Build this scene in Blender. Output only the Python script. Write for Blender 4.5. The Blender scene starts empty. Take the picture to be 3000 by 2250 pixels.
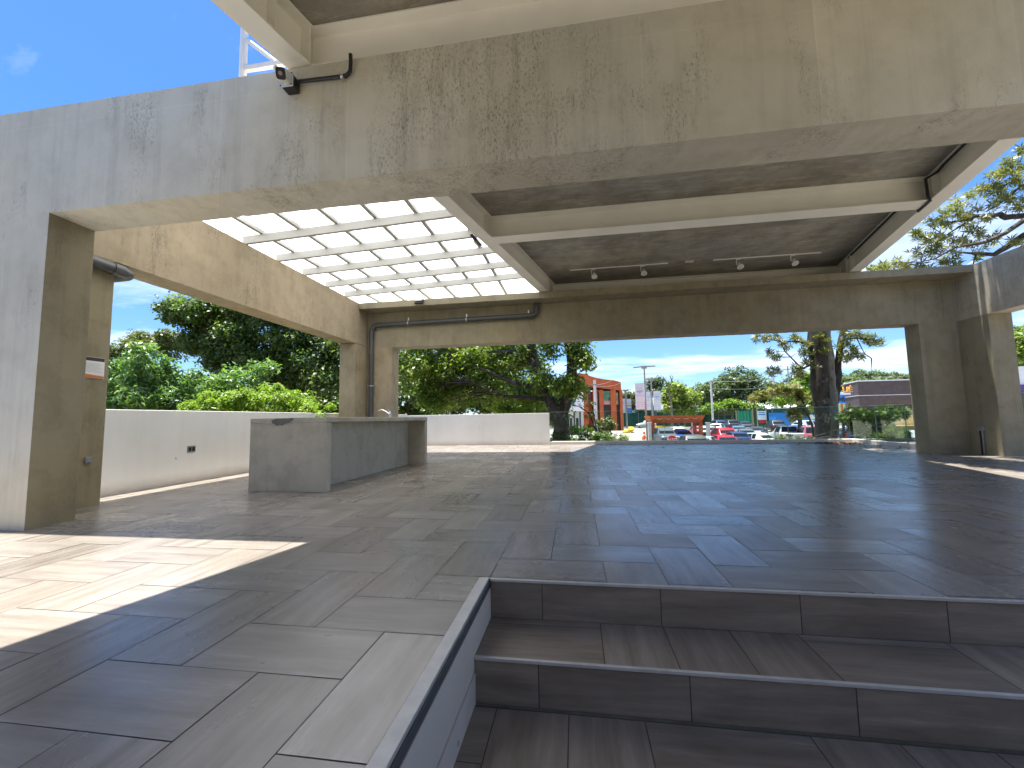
import bpy, bmesh, math, random
import numpy as np
from mathutils import Vector, Matrix

random.seed(7)
RNG = np.random.default_rng(11)
scene = bpy.context.scene
col = scene.collection
R = math.radians

# ---------------------------------------------------------------- camera numbers
F_PX, PITCH, ROLL, YAW, CAM_Z = 1209.61, 0.0834886, -0.0171488, -0.1515315, 0.93
_cy, _sy = math.cos(YAW), math.sin(YAW)
FW = np.array([_sy * math.cos(PITCH), _cy * math.cos(PITCH), math.sin(PITCH)])
_rt = np.array([_cy, -_sy, 0.0])
_up = np.cross(_rt, FW)
RT = _rt * math.cos(ROLL) + _up * math.sin(ROLL)
UP = -_rt * math.sin(ROLL) + _up * math.cos(ROLL)


def at(px, py, Y):
    """World point at depth Y that the photograph shows at pixel (px, py)."""
    d = RT * (px - 1500) + UP * (1125 - py) + FW * F_PX
    p = d * (Y / d[1])
    return Vector((p[0], p[1], p[2] + CAM_Z))


def ground_z(y):
    return -2.2 + 0.8 * min(max((y - 40) / 32, 0), 1)


def on_ground(px, Y):
    v = at(px, 1220, Y)
    return Vector((v.x, Y, ground_z(Y)))


# ---------------------------------------------------------------- objects
WL = {}


def tag(o, label=None, cat=None, group=None, kind=None):
    if label: o['label'] = label
    if cat: o['category'] = cat
    if group: o['group'] = group
    if kind: o['kind'] = kind
    return o


def thing(name, label, cat, loc=(0, 0, 0), group=None):
    o = bpy.data.objects.new(name, None)
    o.empty_display_size = 0.2
    o.location = loc
    col.objects.link(o)
    WL[o.name] = Vector(loc)
    return tag(o, label, cat, group)


def link(name, me, mats, parent=None, smooth=False):
    o = bpy.data.objects.new(name, me)
    for m in (mats if isinstance(mats, (list, tuple)) else [mats]):
        me.materials.append(m)
    if smooth:
        me.polygons.foreach_set('use_smooth', [True] * len(me.polygons))
    col.objects.link(o)
    if parent is not None:
        off = WL[parent.name]
        if off.length > 0:
            me.transform(Matrix.Translation(-off))
        o.parent = parent
        WL[o.name] = off
    else:
        WL[o.name] = Vector((0, 0, 0))
    return o


class MB:
    """collects shapes, then links them as one mesh object"""

    def __init__(s):
        s.v, s.f, s.m = [], [], []

    def add(s, vs, fs, mi=0):
        b = len(s.v)
        s.v += [tuple(v) for v in vs]
        s.f += [tuple(i + b for i in f) for f in fs]
        s.m += [mi] * len(fs)
        return s

    def box(s, x0, y0, z0, x1, y1, z1, mi=0):
        x0, x1 = sorted((x0, x1)); y0, y1 = sorted((y0, y1)); z0, z1 = sorted((z0, z1))
        return s.add([(x0, y0, z0), (x1, y0, z0), (x1, y1, z0), (x0, y1, z0), (x0, y0, z1), (x1, y0, z1), (x1, y1, z1), (x0, y1, z1)],
                     [(0, 3, 2, 1), (4, 5, 6, 7), (0, 1, 5, 4), (1, 2, 6, 5), (2, 3, 7, 6), (3, 0, 4, 7)], mi)

    def prism(s, poly, z0, z1, mi=0):
        """poly: counter-clockwise (x, y); z0/z1 numbers or lists"""
        n = len(poly)
        a = z0 if isinstance(z0, (list, tuple)) else [z0] * n
        b = z1 if isinstance(z1, (list, tuple)) else [z1] * n
        vs = [(x, y, a[i]) for i, (x, y) in enumerate(poly)] + [(x, y, b[i]) for i, (x, y) in enumerate(poly)]
        fs = [tuple(range(n - 1, -1, -1)), tuple(range(n, 2 * n))]
        fs += [(i, (i + 1) % n, n + (i + 1) % n, n + i) for i in range(n)]
        return s.add(vs, fs, mi)

    def slab(s, poly, off, mi=0):
        """planar polygon of 3-D points pushed along the vector off"""
        n = len(poly)
        off = Vector(off)
        vs = [Vector(p) for p in poly] + [Vector(p) + off for p in poly]
        fs = [tuple(range(n - 1, -1, -1)), tuple(range(n, 2 * n))]
        fs += [(i, (i + 1) % n, n + (i + 1) % n, n + i) for i in range(n)]
        return s.add(vs, fs, mi)

    def bar(s, p0, p1, w, h, mi=0, up=(0, 0, 1)):
        """box of width w, height h along p0-p1 (axis through its middle)"""
        p0, p1 = Vector(p0), Vector(p1)
        d = (p1 - p0).normalized()
        sd = d.cross(Vector(up)).normalized() * (w / 2)
        u = sd.cross(d).normalized() * (h / 2)
        vs = [p0 - sd - u, p0 + sd - u, p0 + sd + u, p0 - sd + u, p1 - sd - u, p1 + sd - u, p1 + sd + u, p1 - sd + u]
        return s.add(vs, [(0, 1, 2, 3), (7, 6, 5, 4), (0, 4, 5, 1), (1, 5, 6, 2), (2, 6, 7, 3), (3, 7, 4, 0)], mi)

    def tube(s, pts, r, n=12, mi=0, caps=True):
        pts = [Vector(p) for p in pts]
        rs = r if isinstance(r, (list, tuple)) else [r] * len(pts)
        k = len(pts)
        vs = []
        ref = None
        for i, p in enumerate(pts):
            d = (pts[min(i + 1, k - 1)] - pts[max(i - 1, 0)]).normalized()
            if ref is None:
                ref = d.orthogonal().normalized()
            ref = (ref - d * ref.dot(d)).normalized()
            b = d.cross(ref)
            for j in range(n):
                a = 2 * math.pi * j / n
                vs.append(p + (ref * math.cos(a) + b * math.sin(a)) * rs[i])
        fs = [(i * n + j, i * n + (j + 1) % n, (i + 1) * n + (j + 1) % n, (i + 1) * n + j) for i in range(k - 1) for j in range(n)]
        if caps:
            fs += [tuple(range(n - 1, -1, -1)), tuple((k - 1) * n + j for j in range(n))]
        return s.add(vs, fs, mi)

    def mesh(s, name):
        me = bpy.data.meshes.new(name)
        me.from_pydata(s.v, [], s.f)
        me.update()
        return me

    def build(s, name, mats, parent=None, smooth=False, bevel=0.0, seg=2):
        me = s.mesh(name)
        o = link(name, me, mats, parent, smooth)
        if any(s.m):
            me.polygons.foreach_set('material_index', s.m)
        if bevel:
            b = o.modifiers.new('bevel', 'BEVEL')
            b.width, b.segments, b.limit_method = bevel, seg, 'ANGLE'
            b.angle_limit = R(35)
        elif smooth:
            try:
                me.set_sharp_from_angle(angle=R(40))
            except Exception:
                pass
        return o


def arc(c, r, a0, a1, ax, ay, n=7):
    c, ax, ay = Vector(c), Vector(ax), Vector(ay)
    return [c + ax * (r * math.cos(a0 + (a1 - a0) * i / (n - 1))) + ay * (r * math.sin(a0 + (a1 - a0) * i / (n - 1))) for i in range(n)]


def rough_beam(mb, x0, y0, z0, x1, y1, z1, axis, step=0.07, j=0.0025):
    """a box whose long edges wander a few millimetres, as cast concrete does"""
    a0, a1 = (x0, x1) if axis == 'x' else (y0, y1)
    n = max(2, int((a1 - a0) / step))
    rng = random.Random(int(a0 * 91 + z0 * 37 + y0 * 11))
    vs, fs = [], []
    for i in range(n + 1):
        a = a0 + (a1 - a0) * i / n
        q = [(0, 0), (1, 0), (1, 1), (0, 1)]
        for (u, w) in q:
            chip = -0.007 if rng.random() < 0.02 else 0
            jz = rng.uniform(-j, j) + (chip if w else -chip)
            ju = rng.uniform(-j, j) * 0.4
            if axis == 'x':
                vs.append((a, (y1 if u else y0) + ju, (z1 if w else z0) + jz))
            else:
                vs.append(((x1 if u else x0) + ju, a, (z1 if w else z0) + jz))
    for i in range(n):
        for k in range(4):
            b = (k + 1) % 4
            f = (i * 4 + k, i * 4 + b, (i + 1) * 4 + b, (i + 1) * 4 + k)
            fs.append(f if axis == 'y' else f[::-1])
    e0, e1 = (0, 1, 2, 3), tuple(n * 4 + k for k in (3, 2, 1, 0))
    fs += [e0, e1] if axis == 'x' else [e0[::-1], e1[::-1]]
    mb.add(vs, fs)
    return mb


# ---------------------------------------------------------------- materials
class N:
    def __init__(s, name):
        s.m = bpy.data.materials.new(name)
        s.m.use_nodes = True
        s.t = s.m.node_tree
        s.t.nodes.clear()
        s.out = s.t.nodes.new('ShaderNodeOutputMaterial')

    def n(s, kind, **kw):
        nd = s.t.nodes.new('ShaderNode' + kind)
        for k, v in kw.items():
            if k.startswith('_'):
                setattr(nd, k[1:], v)
            else:
                key = int(k[1:]) if k[0] == 'i' and k[1:].isdigit() else k.replace('__', ' ')
                sock = nd.inputs[key]
                if isinstance(v, bpy.types.NodeSocket):
                    s.t.links.new(v, sock)
                else:
                    sock.default_value = v
        return nd

    def pos(s):
        return s.n('NewGeometry').outputs['Position']

    def scale(s, vec, sc, off=(0, 0, 0)):
        nd = s.n('Mapping')
        nd.inputs['Scale'].default_value = sc
        nd.inputs['Location'].default_value = off
        s.t.links.new(vec, nd.inputs['Vector'])
        return nd.outputs[0]

    def noise(s, vec, scale=1.0, detail=4.0, rough=0.55, dist=0.0):
        return s.n('TexNoise', Vector=vec, Scale=scale, Detail=detail, Roughness=rough, Distortion=dist).outputs['Fac']

    def ramp(s, fac, stops):
        nd = s.n('ValToRGB', Fac=fac)
        e = nd.color_ramp.elements
        while len(e) < len(stops):
            e.new(0.5)
        for el, (p, c) in zip(e, stops):
            el.position = p
            c = c if isinstance(c, (tuple, list)) else (c, c, c)
            el.color = (*c[:3], 1)
        return nd.outputs['Color']

    def mix(s, a, b, fac, mode='MIX'):
        nd = s.n('Mix', _data_type='RGBA', _blend_type=mode)
        for key, v in (('Factor', fac), ('A', a), ('B', b)):
            socks = [i for i in nd.inputs if i.name == key and (i.type == 'RGBA' if key != 'Factor' else i.type == 'VALUE')]
            if isinstance(v, bpy.types.NodeSocket):
                s.t.links.new(v, socks[0])
            elif key == 'Factor':
                socks[0].default_value = v
            else:
                v = v if isinstance(v, (tuple, list)) else (v, v, v)
                socks[0].default_value = (*v[:3], 1)
        return [o for o in nd.outputs if o.type == 'RGBA'][0]

    def math(s, op, a, b=0.0, c=0.0):
        nd = s.n('Math', _operation=op)
        for i, v in enumerate((a, b, c)):
            if isinstance(v, bpy.types.NodeSocket):
                s.t.links.new(v, nd.inputs[i])
            else:
                nd.inputs[i].default_value = v
        return nd.outputs[0]

    def bump(s, h, strength=0.3, dist=0.01):
        return s.n('Bump', Height=h, Strength=strength, Distance=dist).outputs[0]

    def done(s, color, rough=0.6, normal=None, metallic=0.0, spec=0.5, extra=None):
        b = s.n('BsdfPrincipled')
        for key, v in (('Base Color', color), ('Roughness', rough), ('Metallic', metallic), ('Specular IOR Level', spec), ('Normal', normal)):
            if v is None: continue
            if isinstance(v, bpy.types.NodeSocket):
                s.t.links.new(v, b.inputs[key])
            else:
                b.inputs[key].default_value = (*v[:3], 1) if key == 'Base Color' else v
        sh = b.outputs[0]
        if extra:
            sh = extra(s, b)
        s.t.links.new(sh, s.out.inputs['Surface'])
        return s.m


def plain(name, c, rough=0.5, metallic=0.0, var=0.08, sc=6.0, spec=0.5, bump=0.0):
    """paint, plastic or metal with slight unevenness"""
    n = N(name)
    p = n.pos()
    f = n.noise(p, sc, 5)
    lo = tuple(max(0, x * (1 - var)) for x in c)
    hi = tuple(min(1, x * (1 + var)) for x in c)
    cc = n.ramp(f, [(0.3, lo), (0.7, hi)])
    nm = n.bump(n.noise(p, 60, 3), bump, 0.004) if bump else None
    return n.done(cc, rough, nm, metallic, spec)


def concrete(name, c, speck=0.6, stain=0.5, streak=0.3, warm=0.0, seam=True, trowel=False, focus=None):
    n = N(name)
    p = n.pos()
    big = n.noise(p, 0.75, 6, 0.6)
    c = Vector(c)
    colr = n.ramp(big, [(0.3, tuple(c * 0.86)), (0.52, tuple(c)), (0.72, tuple(c * 1.1))])
    hue = n.noise(p, 0.45, 3)
    colr = n.mix(colr, tuple(Vector((1.06, 1.0, 0.90))), n.ramp(hue, [(0.42, 0.0), (0.62, 0.55 + warm)]), 'MULTIPLY')
    # vertical streaks left by water and by the formwork
    st = n.noise(n.scale(p, (8.0, 8.0, 0.4)), 1.0, 6, 0.65)
    colr = n.mix(colr, (0.72, 0.72, 0.70), n.ramp(st, [(0.5, 0.0), (0.72, streak)]), 'MULTIPLY')
    mid = n.noise(p, 3.2, 7, 0.65)
    colr = n.mix(colr, (0.80, 0.79, 0.76), n.ramp(mid, [(0.46, 0.0), (0.62, stain)]), 'MULTIPLY')
    if seam:
        sep = n.n('SeparateXYZ', Vector=p)
        s_ = n.math('ADD', sep.outputs[0], sep.outputs[1])
        cell = n.math('DIVIDE', s_, 1.22)
        wn = n.n('TexWhiteNoise', _noise_dimensions='1D', W=n.math('FLOOR', cell)).outputs['Value']
        colr = n.mix(colr, (0.88, 0.88, 0.87), n.math('MULTIPLY', wn, 0.8), 'MULTIPLY')
        fr = n.math('FRACT', cell)
        ln = n.math('LESS_THAN', fr, 0.006)
        colr = n.mix(colr, (1.12, 1.12, 1.12), n.math('MULTIPLY', ln, 0.7), 'MULTIPLY')
        zl = n.math('LESS_THAN', n.math('ABSOLUTE', n.math('SUBTRACT', sep.outputs[2], 3.86)), 0.006)
        colr = n.mix(colr, (1.10, 1.10, 1.08), n.math('MULTIPLY', zl, 0.5), 'MULTIPLY')
    if trowel:
        tr = n.noise(n.scale(p, (0.9, 4.0, 4.0)), 1.6, 8, 0.7, 1.2)
        colr = n.mix(colr, (1.5, 1.5, 1.48), n.ramp(tr, [(0.50, 0.0), (0.64, 0.7)]), 'MULTIPLY')
        pr = n.noise(p, 0.6, 2)
        colr = n.mix(colr, (0.74, 0.74, 0.74), n.ramp(pr, [(0.45, 0.0), (0.55, 0.8)]), 'MULTIPLY')
    # dark pits and mould specks in patches
    pit = n.noise(n.scale(p, (1.0, 1.0, 0.38)), 74, 4, 0.75)
    where = n.noise(n.scale(p, (1.9, 1.9, 0.9)), 1.0, 6, 0.7)
    if focus:
        sx_f = n.n('SeparateXYZ', Vector=p).outputs[0]
        g_ = n.math('MAXIMUM', n.math('SUBTRACT', 1.0, n.math('ABSOLUTE', n.math('DIVIDE', n.math('SUBTRACT', sx_f, focus[0]), focus[1]))), 0.0)
        where = n.math('ADD', n.math('MULTIPLY', g_, 0.17), n.math('SUBTRACT', where, 0.05))
    pm = n.math('MULTIPLY', n.ramp(pit, [(0.535, 0.0), (0.60, 1.0)]), n.ramp(where, [(0.49, 0.0), (0.62, 1.0)]))
    colr = n.mix(colr, (0.42, 0.42, 0.41), n.math('MULTIPLY', pm, speck), 'MULTIPLY')
    wide = n.noise(n.scale(p, (6.5, 6.5, 0.9), (3.1, 0, 0)), 1.3, 9, 0.75)
    colr = n.mix(colr, (0.60, 0.60, 0.61), n.math('MULTIPLY', n.ramp(wide, [(0.5, 0.0), (0.66, speck)]), n.ramp(where, [(0.46, 0.0), (0.62, 1.0)])), 'MULTIPLY')
    scr = n.noise(n.scale(p, (9, 9, 2.0)), 1.0, 8, 0.85, 2.0)
    colr = n.mix(colr, (0.62, 0.61, 0.60), n.ramp(scr, [(0.66, 0.0), (0.71, speck * 0.8)]), 'MULTIPLY')
    h = n.math('ADD', n.math('MULTIPLY', mid, 0.5), n.math('MULTIPLY', pit, 0.35))
    nm = n.bump(h, 0.35, 0.012)
    return n.done(colr, 0.86, nm, 0.0, 0.3)


M = {}
M['concrete'] = concrete('cast_concrete', (0.65, 0.635, 0.545), 0.82, 0.4, 0.45, focus=(-0.75, 2.2))
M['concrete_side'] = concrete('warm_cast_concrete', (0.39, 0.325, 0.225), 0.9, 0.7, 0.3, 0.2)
M['concrete_far'] = concrete('weathered_shaded_concrete', (0.33, 0.30, 0.215), 0.45, 0.7, 0.6, 0.3)  # weathered tone, with the deep shade of the far side put into the colour
M['concrete_pier'] = concrete('brown_stained_shaded_concrete', (0.29, 0.255, 0.17), 0.3, 0.8, 0.6, 0.4)  # brown stain plus the shade of the inner faces, painted as one tone
M['concrete_counter'] = concrete('counter_concrete', (0.52, 0.50, 0.43), 0.25, 0.8, 0.3, 0.0, False)
M['concrete_mould'] = concrete('mould_streaked_concrete', (0.52, 0.48, 0.39), 0.5, 0.9, 1.0)
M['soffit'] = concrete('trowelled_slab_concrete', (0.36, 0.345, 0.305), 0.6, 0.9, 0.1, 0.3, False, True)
M['steel'] = plain('cream_painted_steel', (0.86, 0.84, 0.755), 0.42, 0.0, 0.05, 2.0)
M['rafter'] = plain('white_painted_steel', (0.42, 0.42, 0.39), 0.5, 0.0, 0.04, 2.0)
M['pipe'] = plain('dark_grey_pvc', (0.075, 0.08, 0.085), 0.38, 0, 0.12)
M['black'] = plain('black_plastic', (0.014, 0.014, 0.015), 0.4)
M['conduit'] = plain('black_conduit', (0.02, 0.02, 0.021), 0.45)
M['chrome'] = plain('chrome', (0.78, 0.78, 0.80), 0.16, 1.0, 0.03)
M['zinc'] = plain('zinc_clamp', (0.62, 0.63, 0.65), 0.35, 1.0, 0.1)
M['white_pl'] = plain('white_plastic', (0.78, 0.77, 0.73), 0.35, 0, 0.04)
M['grey_box'] = plain('grey_plastic', (0.25, 0.25, 0.245), 0.4)
M['plate'] = plain('pale_grey_plate', (0.50, 0.56, 0.60), 0.4)
M['lens'] = plain('dark_lens', (0.008, 0.008, 0.012), 0.12)
M['lamp_glass'] = plain('frosted_lamp_glass', (0.62, 0.60, 0.56), 0.25)
M['nosing'] = plain('aluminium_nosing', (0.50, 0.49, 0.46), 0.45, 0.2, 0.12, 14)
M['nosing_dark'] = plain('dark_edge_trim', (0.07, 0.075, 0.085), 0.4)


def white_wall():
    n = N('white_painted_render')
    p = n.pos()
    a = n.noise(p, 1.1, 5)
    c = n.ramp(a, [(0.3, (0.70, 0.685, 0.64)), (0.7, (0.78, 0.765, 0.72))])
    st = n.noise(n.scale(p, (6, 6, 0.5)), 1.0, 4)
    c = n.mix(c, (0.9, 0.88, 0.84), n.ramp(st, [(0.5, 0.0), (0.75, 0.4)]), 'MULTIPLY')
    sep = n.n('SeparateXYZ', Vector=p)
    # splashed dirt along the foot of the wall
    d = n.math('ADD', sep.outputs[2], n.math('MULTIPLY', n.noise(n.scale(p, (5, 5, 9)), 1.0, 8, 0.7), -0.12))
    c = n.mix(c, (0.62, 0.50, 0.40), n.ramp(n.math('ADD', d, 0.06), [(0.0, 0.55), (0.18, 0.0)]), 'MULTIPLY')
    s = n.noise(p, 9, 3)
    c = n.mix(c, (0.45, 0.43, 0.4), n.ramp(s, [(0.735, 0.0), (0.75, 0.8)]), 'MULTIPLY')
    return n.done(c, 0.8, n.bump(n.noise(p, 40, 4), 0.12, 0.004), 0, 0.25)


M['wall'] = white_wall()


def tile_mat(name, dark, light, rough=0.30):
    n = N(name)
    uv = n.n('UVMap', _uv_map='UVMap').outputs[0]
    rnd = n.n('Attribute', _attribute_name='rnd').outputs['Fac']
    off = n.n('CombineXYZ', X=n.math('MULTIPLY', rnd, 61.0), Y=n.math('MULTIPLY', rnd, 37.0), Z=n.math('MULTIPLY', rnd, 9.0)).outputs[0]
    v = n.n('VectorMath', _operation='ADD', i0=uv, i1=off).outputs[0]
    s1 = n.noise(n.scale(v, (1.3, 14.0, 1.0)), 1.0, 8, 0.66, 0.3)
    s2 = n.noise(n.scale(v, (2.6, 6.0, 1.0)), 1.0, 6, 0.6)
    fi = n.noise(n.scale(v, (14.0, 120.0, 1.0)), 1.0, 3, 0.6)
    c = n.ramp(s1, [(0.25, dark), (0.5, tuple((a + b) / 2 for a, b in zip(dark, light))), (0.75, light)])
    c = n.mix(c, (0.80, 0.77, 0.74), n.ramp(s2, [(0.38, 0.0), (0.66, 1.0)]), 'MULTIPLY')
    c = n.mix(c, (1.32, 1.31, 1.29), n.math('MULTIPLY', n.ramp(fi, [(0.50, 0.0), (0.72, 0.9)]), n.ramp(s1, [(0.50, 0.0), (0.66, 1.0)])), 'MULTIPLY')
    c = n.mix(c, (0.80, 0.79, 0.785), n.math('POWER', rnd, 1.6), 'MULTIPLY')
    p = n.pos()
    dust = n.noise(p, 0.9, 6)
    c = n.mix(c, (1.12, 1.10, 1.07), n.ramp(dust, [(0.4, 0.0), (0.7, 0.8)]), 'MULTIPLY')
    r = n.math('ADD', n.math('ADD', n.math('MULTIPLY', s2, 0.16), rough - 0.12), n.math('MULTIPLY', n.math('FRACT', n.math('MULTIPLY', rnd, 17.0)), 0.10))
    nm = n.bump(n.math('ADD', n.math('MULTIPLY', s2, 0.15), n.noise(p, 1.6, 2)), 0.02, 0.01)
    return n.done(c, r, nm, 0, 0.8)


M['tile'] = tile_mat('grey_wood_look_tile', (0.160, 0.141, 0.120), (0.315, 0.284, 0.248), 0.28)
M['tile_dark'] = tile_mat('worn_stair_tile', (0.145, 0.120, 0.092), (0.33, 0.278, 0.222), 0.5)
M['grout'] = plain('grey_grout', (0.075, 0.067, 0.06), 0.85, 0, 0.15, 20)


def sheet_mat():
    n = N('milky_corrugated_sheet')
    p = n.pos()
    f = n.noise(n.scale(p, (1, 6, 1)), 1.5, 4)
    c = n.ramp(f, [(0.3, (0.70, 0.685, 0.65)), (0.7, (0.79, 0.775, 0.74))])
    tl = n.n('BsdfTranslucent', Color=c).outputs[0]
    df = n.n('BsdfDiffuse', Color=c).outputs[0]
    tp = n.n('BsdfTransparent', Color=(0.95, 0.95, 0.95, 1)).outputs[0]
    a = n.n('MixShader', i0=0.08, i1=tl, i2=df).outputs[0]
    b = n.n('MixShader', i0=0.03, i1=a, i2=tp).outputs[0]
    n.t.links.new(b, n.out.inputs['Surface'])
    return n.m


M['sheet'] = sheet_mat()


def glass_mat():
    n = N('clear_railing_glass')
    lw = n.n('Fresnel', IOR=1.45).outputs[0]
    tp = n.n('BsdfTransparent', Color=(0.90, 0.955, 0.93, 1)).outputs[0]
    gl = n.n('BsdfGlossy', Color=(1, 1, 1, 1), Roughness=0.02).outputs[0]
    dirt = n.noise(n.pos(), 3.0, 5)
    df = n.n('BsdfDiffuse', Color=(0.75, 0.78, 0.76, 1)).outputs[0]
    a = n.n('MixShader', i0=n.math('MULTIPLY', lw, 0.45), i1=tp, i2=gl).outputs[0]
    b = n.n('MixShader', i0=n.math('MULTIPLY', n.ramp(dirt, [(0.3, 0.0), (0.7, 0.005)]), 1.0), i1=a, i2=df).outputs[0]
    n.t.links.new(b, n.out.inputs['Surface'])
    return n.m


M['glass'] = glass_mat()


def leaf_mat(name, stops, trans=0.35, rough=0.45, tcol=None):
    n = N(name)
    rnd = n.n('Attribute', _attribute_name='rnd').outputs['Fac']
    k = n.noise(n.pos(), 0.5, 2)
    f = n.math('ADD', n.math('MULTIPLY', rnd, 0.7), n.math('MULTIPLY', k, 0.35))
    c = n.ramp(f, stops)

    def ex(n, b):
        tl = n.n('BsdfTranslucent', Color=n.mix(c, tcol or (1.3, 1.5, 0.55), 1.0, 'MULTIPLY')).outputs[0]
        return n.n('MixShader', i0=trans, i1=b.outputs[0], i2=tl).outputs[0]
    return n.done(c, rough, None, 0, 0.5, ex)


M['leaf_dark'] = leaf_mat('dark_green_leaves', [(0.1, (0.030, 0.060, 0.016)), (0.5, (0.075, 0.125, 0.028)), (0.9, (0.22, 0.26, 0.075))], 0.4)
M['leaf_mid'] = leaf_mat('mid_green_leaves', [(0.1, (0.055, 0.095, 0.016)), (0.5, (0.14, 0.20, 0.03)), (0.9, (0.30, 0.34, 0.08))], 0.48)
M['leaf_olive'] = leaf_mat('olive_leaves', [(0.1, (0.045, 0.065, 0.018)), (0.5, (0.095, 0.12, 0.030)), (0.9, (0.20, 0.21, 0.07))], 0.35)
M['leaf_pale'] = leaf_mat('pale_shiny_leaves', [(0.1, (0.06, 0.125, 0.03)), (0.5, (0.13, 0.23, 0.06)), (0.9, (0.28, 0.38, 0.17))], 0.4, 0.3)
M['leaf_bright'] = leaf_mat('bright_lime_leaves', [(0.1, (0.08, 0.145, 0.014)), (0.5, (0.17, 0.265, 0.026)), (0.9, (0.32, 0.40, 0.07))], 0.45)
M['leaf_rosette'] = leaf_mat('rosette_leaves', [(0.1, (0.045, 0.055, 0.020)), (0.45, (0.11, 0.125, 0.035)), (0.9, (0.30, 0.27, 0.10))], 0.4, 0.4)
M['leaf_far'] = leaf_mat('distant_leaves', [(0.1, (0.04, 0.075, 0.025)), (0.5, (0.08, 0.12, 0.04)), (0.9, (0.17, 0.20, 0.07))], 0.3)


def bark(name, a, b):
    n = N(name)
    p = n.pos()
    f = n.noise(n.scale(p, (7, 7, 1.6)), 1.0, 8, 0.7)
    c = n.ramp(f, [(0.32, a), (0.68, b)])
    li = n.noise(p, 3.5, 5, 0.7)
    c = n.mix(c, (0.27, 0.26, 0.22), n.ramp(li, [(0.56, 0.0), (0.66, 0.75)]))
    return n.done(c, 0.9, n.bump(f, 0.8, 0.03), 0, 0.2)


M['bark'] = bark('dark_bark', (0.025, 0.020, 0.016), (0.10, 0.086, 0.068))
M['bark_grey'] = bark('grey_bark', (0.09, 0.078, 0.06), (0.28, 0.25, 0.20))
M['beige'] = plain('beige_render', (0.27, 0.225, 0.165), 0.85, 0, 0.08, 1)
M['asphalt'] = plain('sunlit_lot_paving', (0.26, 0.24, 0.205), 0.9, 0, 0.18, 0.5)
M['soil'] = plain('leafy_soil', (0.075, 0.065, 0.035), 0.95, 0, 0.4, 2.0)

# ---------------------------------------------------------------- text
def text_mesh(txt, size, extrude=0.004):
    cu = bpy.data.curves.new('lettering', 'FONT')
    cu.body, cu.size, cu.extrude = txt, size, extrude
    cu.align_x, cu.align_y = 'CENTER', 'CENTER'
    cu.resolution_u = 3
    o = bpy.data.objects.new('lettering', cu)
    col.objects.link(o)
    bpy.context.view_layer.update()
    dg = bpy.context.evaluated_depsgraph_get()
    me = bpy.data.meshes.new_from_object(o.evaluated_get(dg))
    me.materials.clear()
    bpy.data.objects.remove(o)
    bpy.data.curves.remove(cu)
    return me


def lettering(txt, size, pos, mat, parent, name='lettering', rz=0.0, extrude=0.004, sx=1.0):
    """upright lettering facing -y (then turned by rz)"""
    me = text_mesh(txt, size, extrude)
    me.transform(Matrix.Translation(Vector(pos)) @ Matrix.Rotation(rz, 4, 'Z') @ Matrix.Rotation(R(90), 4, 'X') @ Matrix.Diagonal((sx, 1, 1, 1)))
    return link(name, me, mat, parent)


# ================================================================= SETTING
# ground: one sheet, nearly flat near the terrace, rising a little beyond the car park, to the horizon
gb = MB()
ys = [-60, 10, 40, 48, 56, 64, 72, 150, 400, 1500]
xs = [-1500, -300, -60, -20, 0, 20, 60, 120, 300, 1500]
gv = [(x, y, ground_z(y) - 0.01) for y in ys for x in xs]
nx = len(xs)
gf = [(j * nx + i, j * nx + i + 1, (j + 1) * nx + i + 1, (j + 1) * nx + i) for j in range(len(ys) - 1) for i in range(nx - 1)]
gb.add(gv, gf)
tag(gb.build('ground', M['soil']), kind='structure')
# car park paving
pb = MB()
pys = [19, 40, 48, 56, 64, 72, 84]
for a, b in zip(pys[:-1], pys[1:]):
    pb.add([(-9, a, ground_z(a)), (60, a, ground_z(a)), (60, b, ground_z(b)), (-9, b, ground_z(b))], [(0, 1, 2, 3)])
tag(pb.build('parking_lot', M['asphalt']), kind='structure')
lm = MB()
for i in range(13):
    for (ya, yb) in ((44, 49), (58, 63)):
        x = 5 + i * 2.6
        lm.add([(x, ya, ground_z(ya) + 0.006), (x + 0.12, ya, ground_z(ya) + 0.006), (x + 0.12, yb, ground_z(yb) + 0.006), (x, yb, ground_z(yb) + 0.006)], [(0, 1, 2, 3)])
M['marking'] = plain('yellow_road_paint', (0.62, 0.45, 0.06), 0.8, 0, 0.2, 3)
tag(lm.build('parking_markings', M['marking']), kind='structure')

# ---- terrace floor: herringbone tiles 1:2, one mesh
W_, X0, Y0 = 0.3365, 0.145, 2.81
FX0, FX1, FY0, FY1 = -6.19, 15.0, -9.0, 14.62
PITX, PITY = -0.587, 2.445


def tile_pieces(x0, y0, x1, y1):
    x0, x1, y0, y1 = max(x0, FX0), min(x1, FX1), max(y0, FY0), min(y1, FY1)
    if x1 - x0 < 0.01 or y1 - y0 < 0.01: return []
    if x1 <= PITX or y0 >= PITY: return [(x0, y0, x1, y1)]
    out = []
    if x0 < PITX: out.append((x0, y0, PITX, y1))
    if y1 > PITY: out.append((max(x0, PITX), PITY, x1, y1))
    return [q for q in out if q[2] - q[0] > 0.01 and q[3] - q[1] > 0.01]


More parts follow.
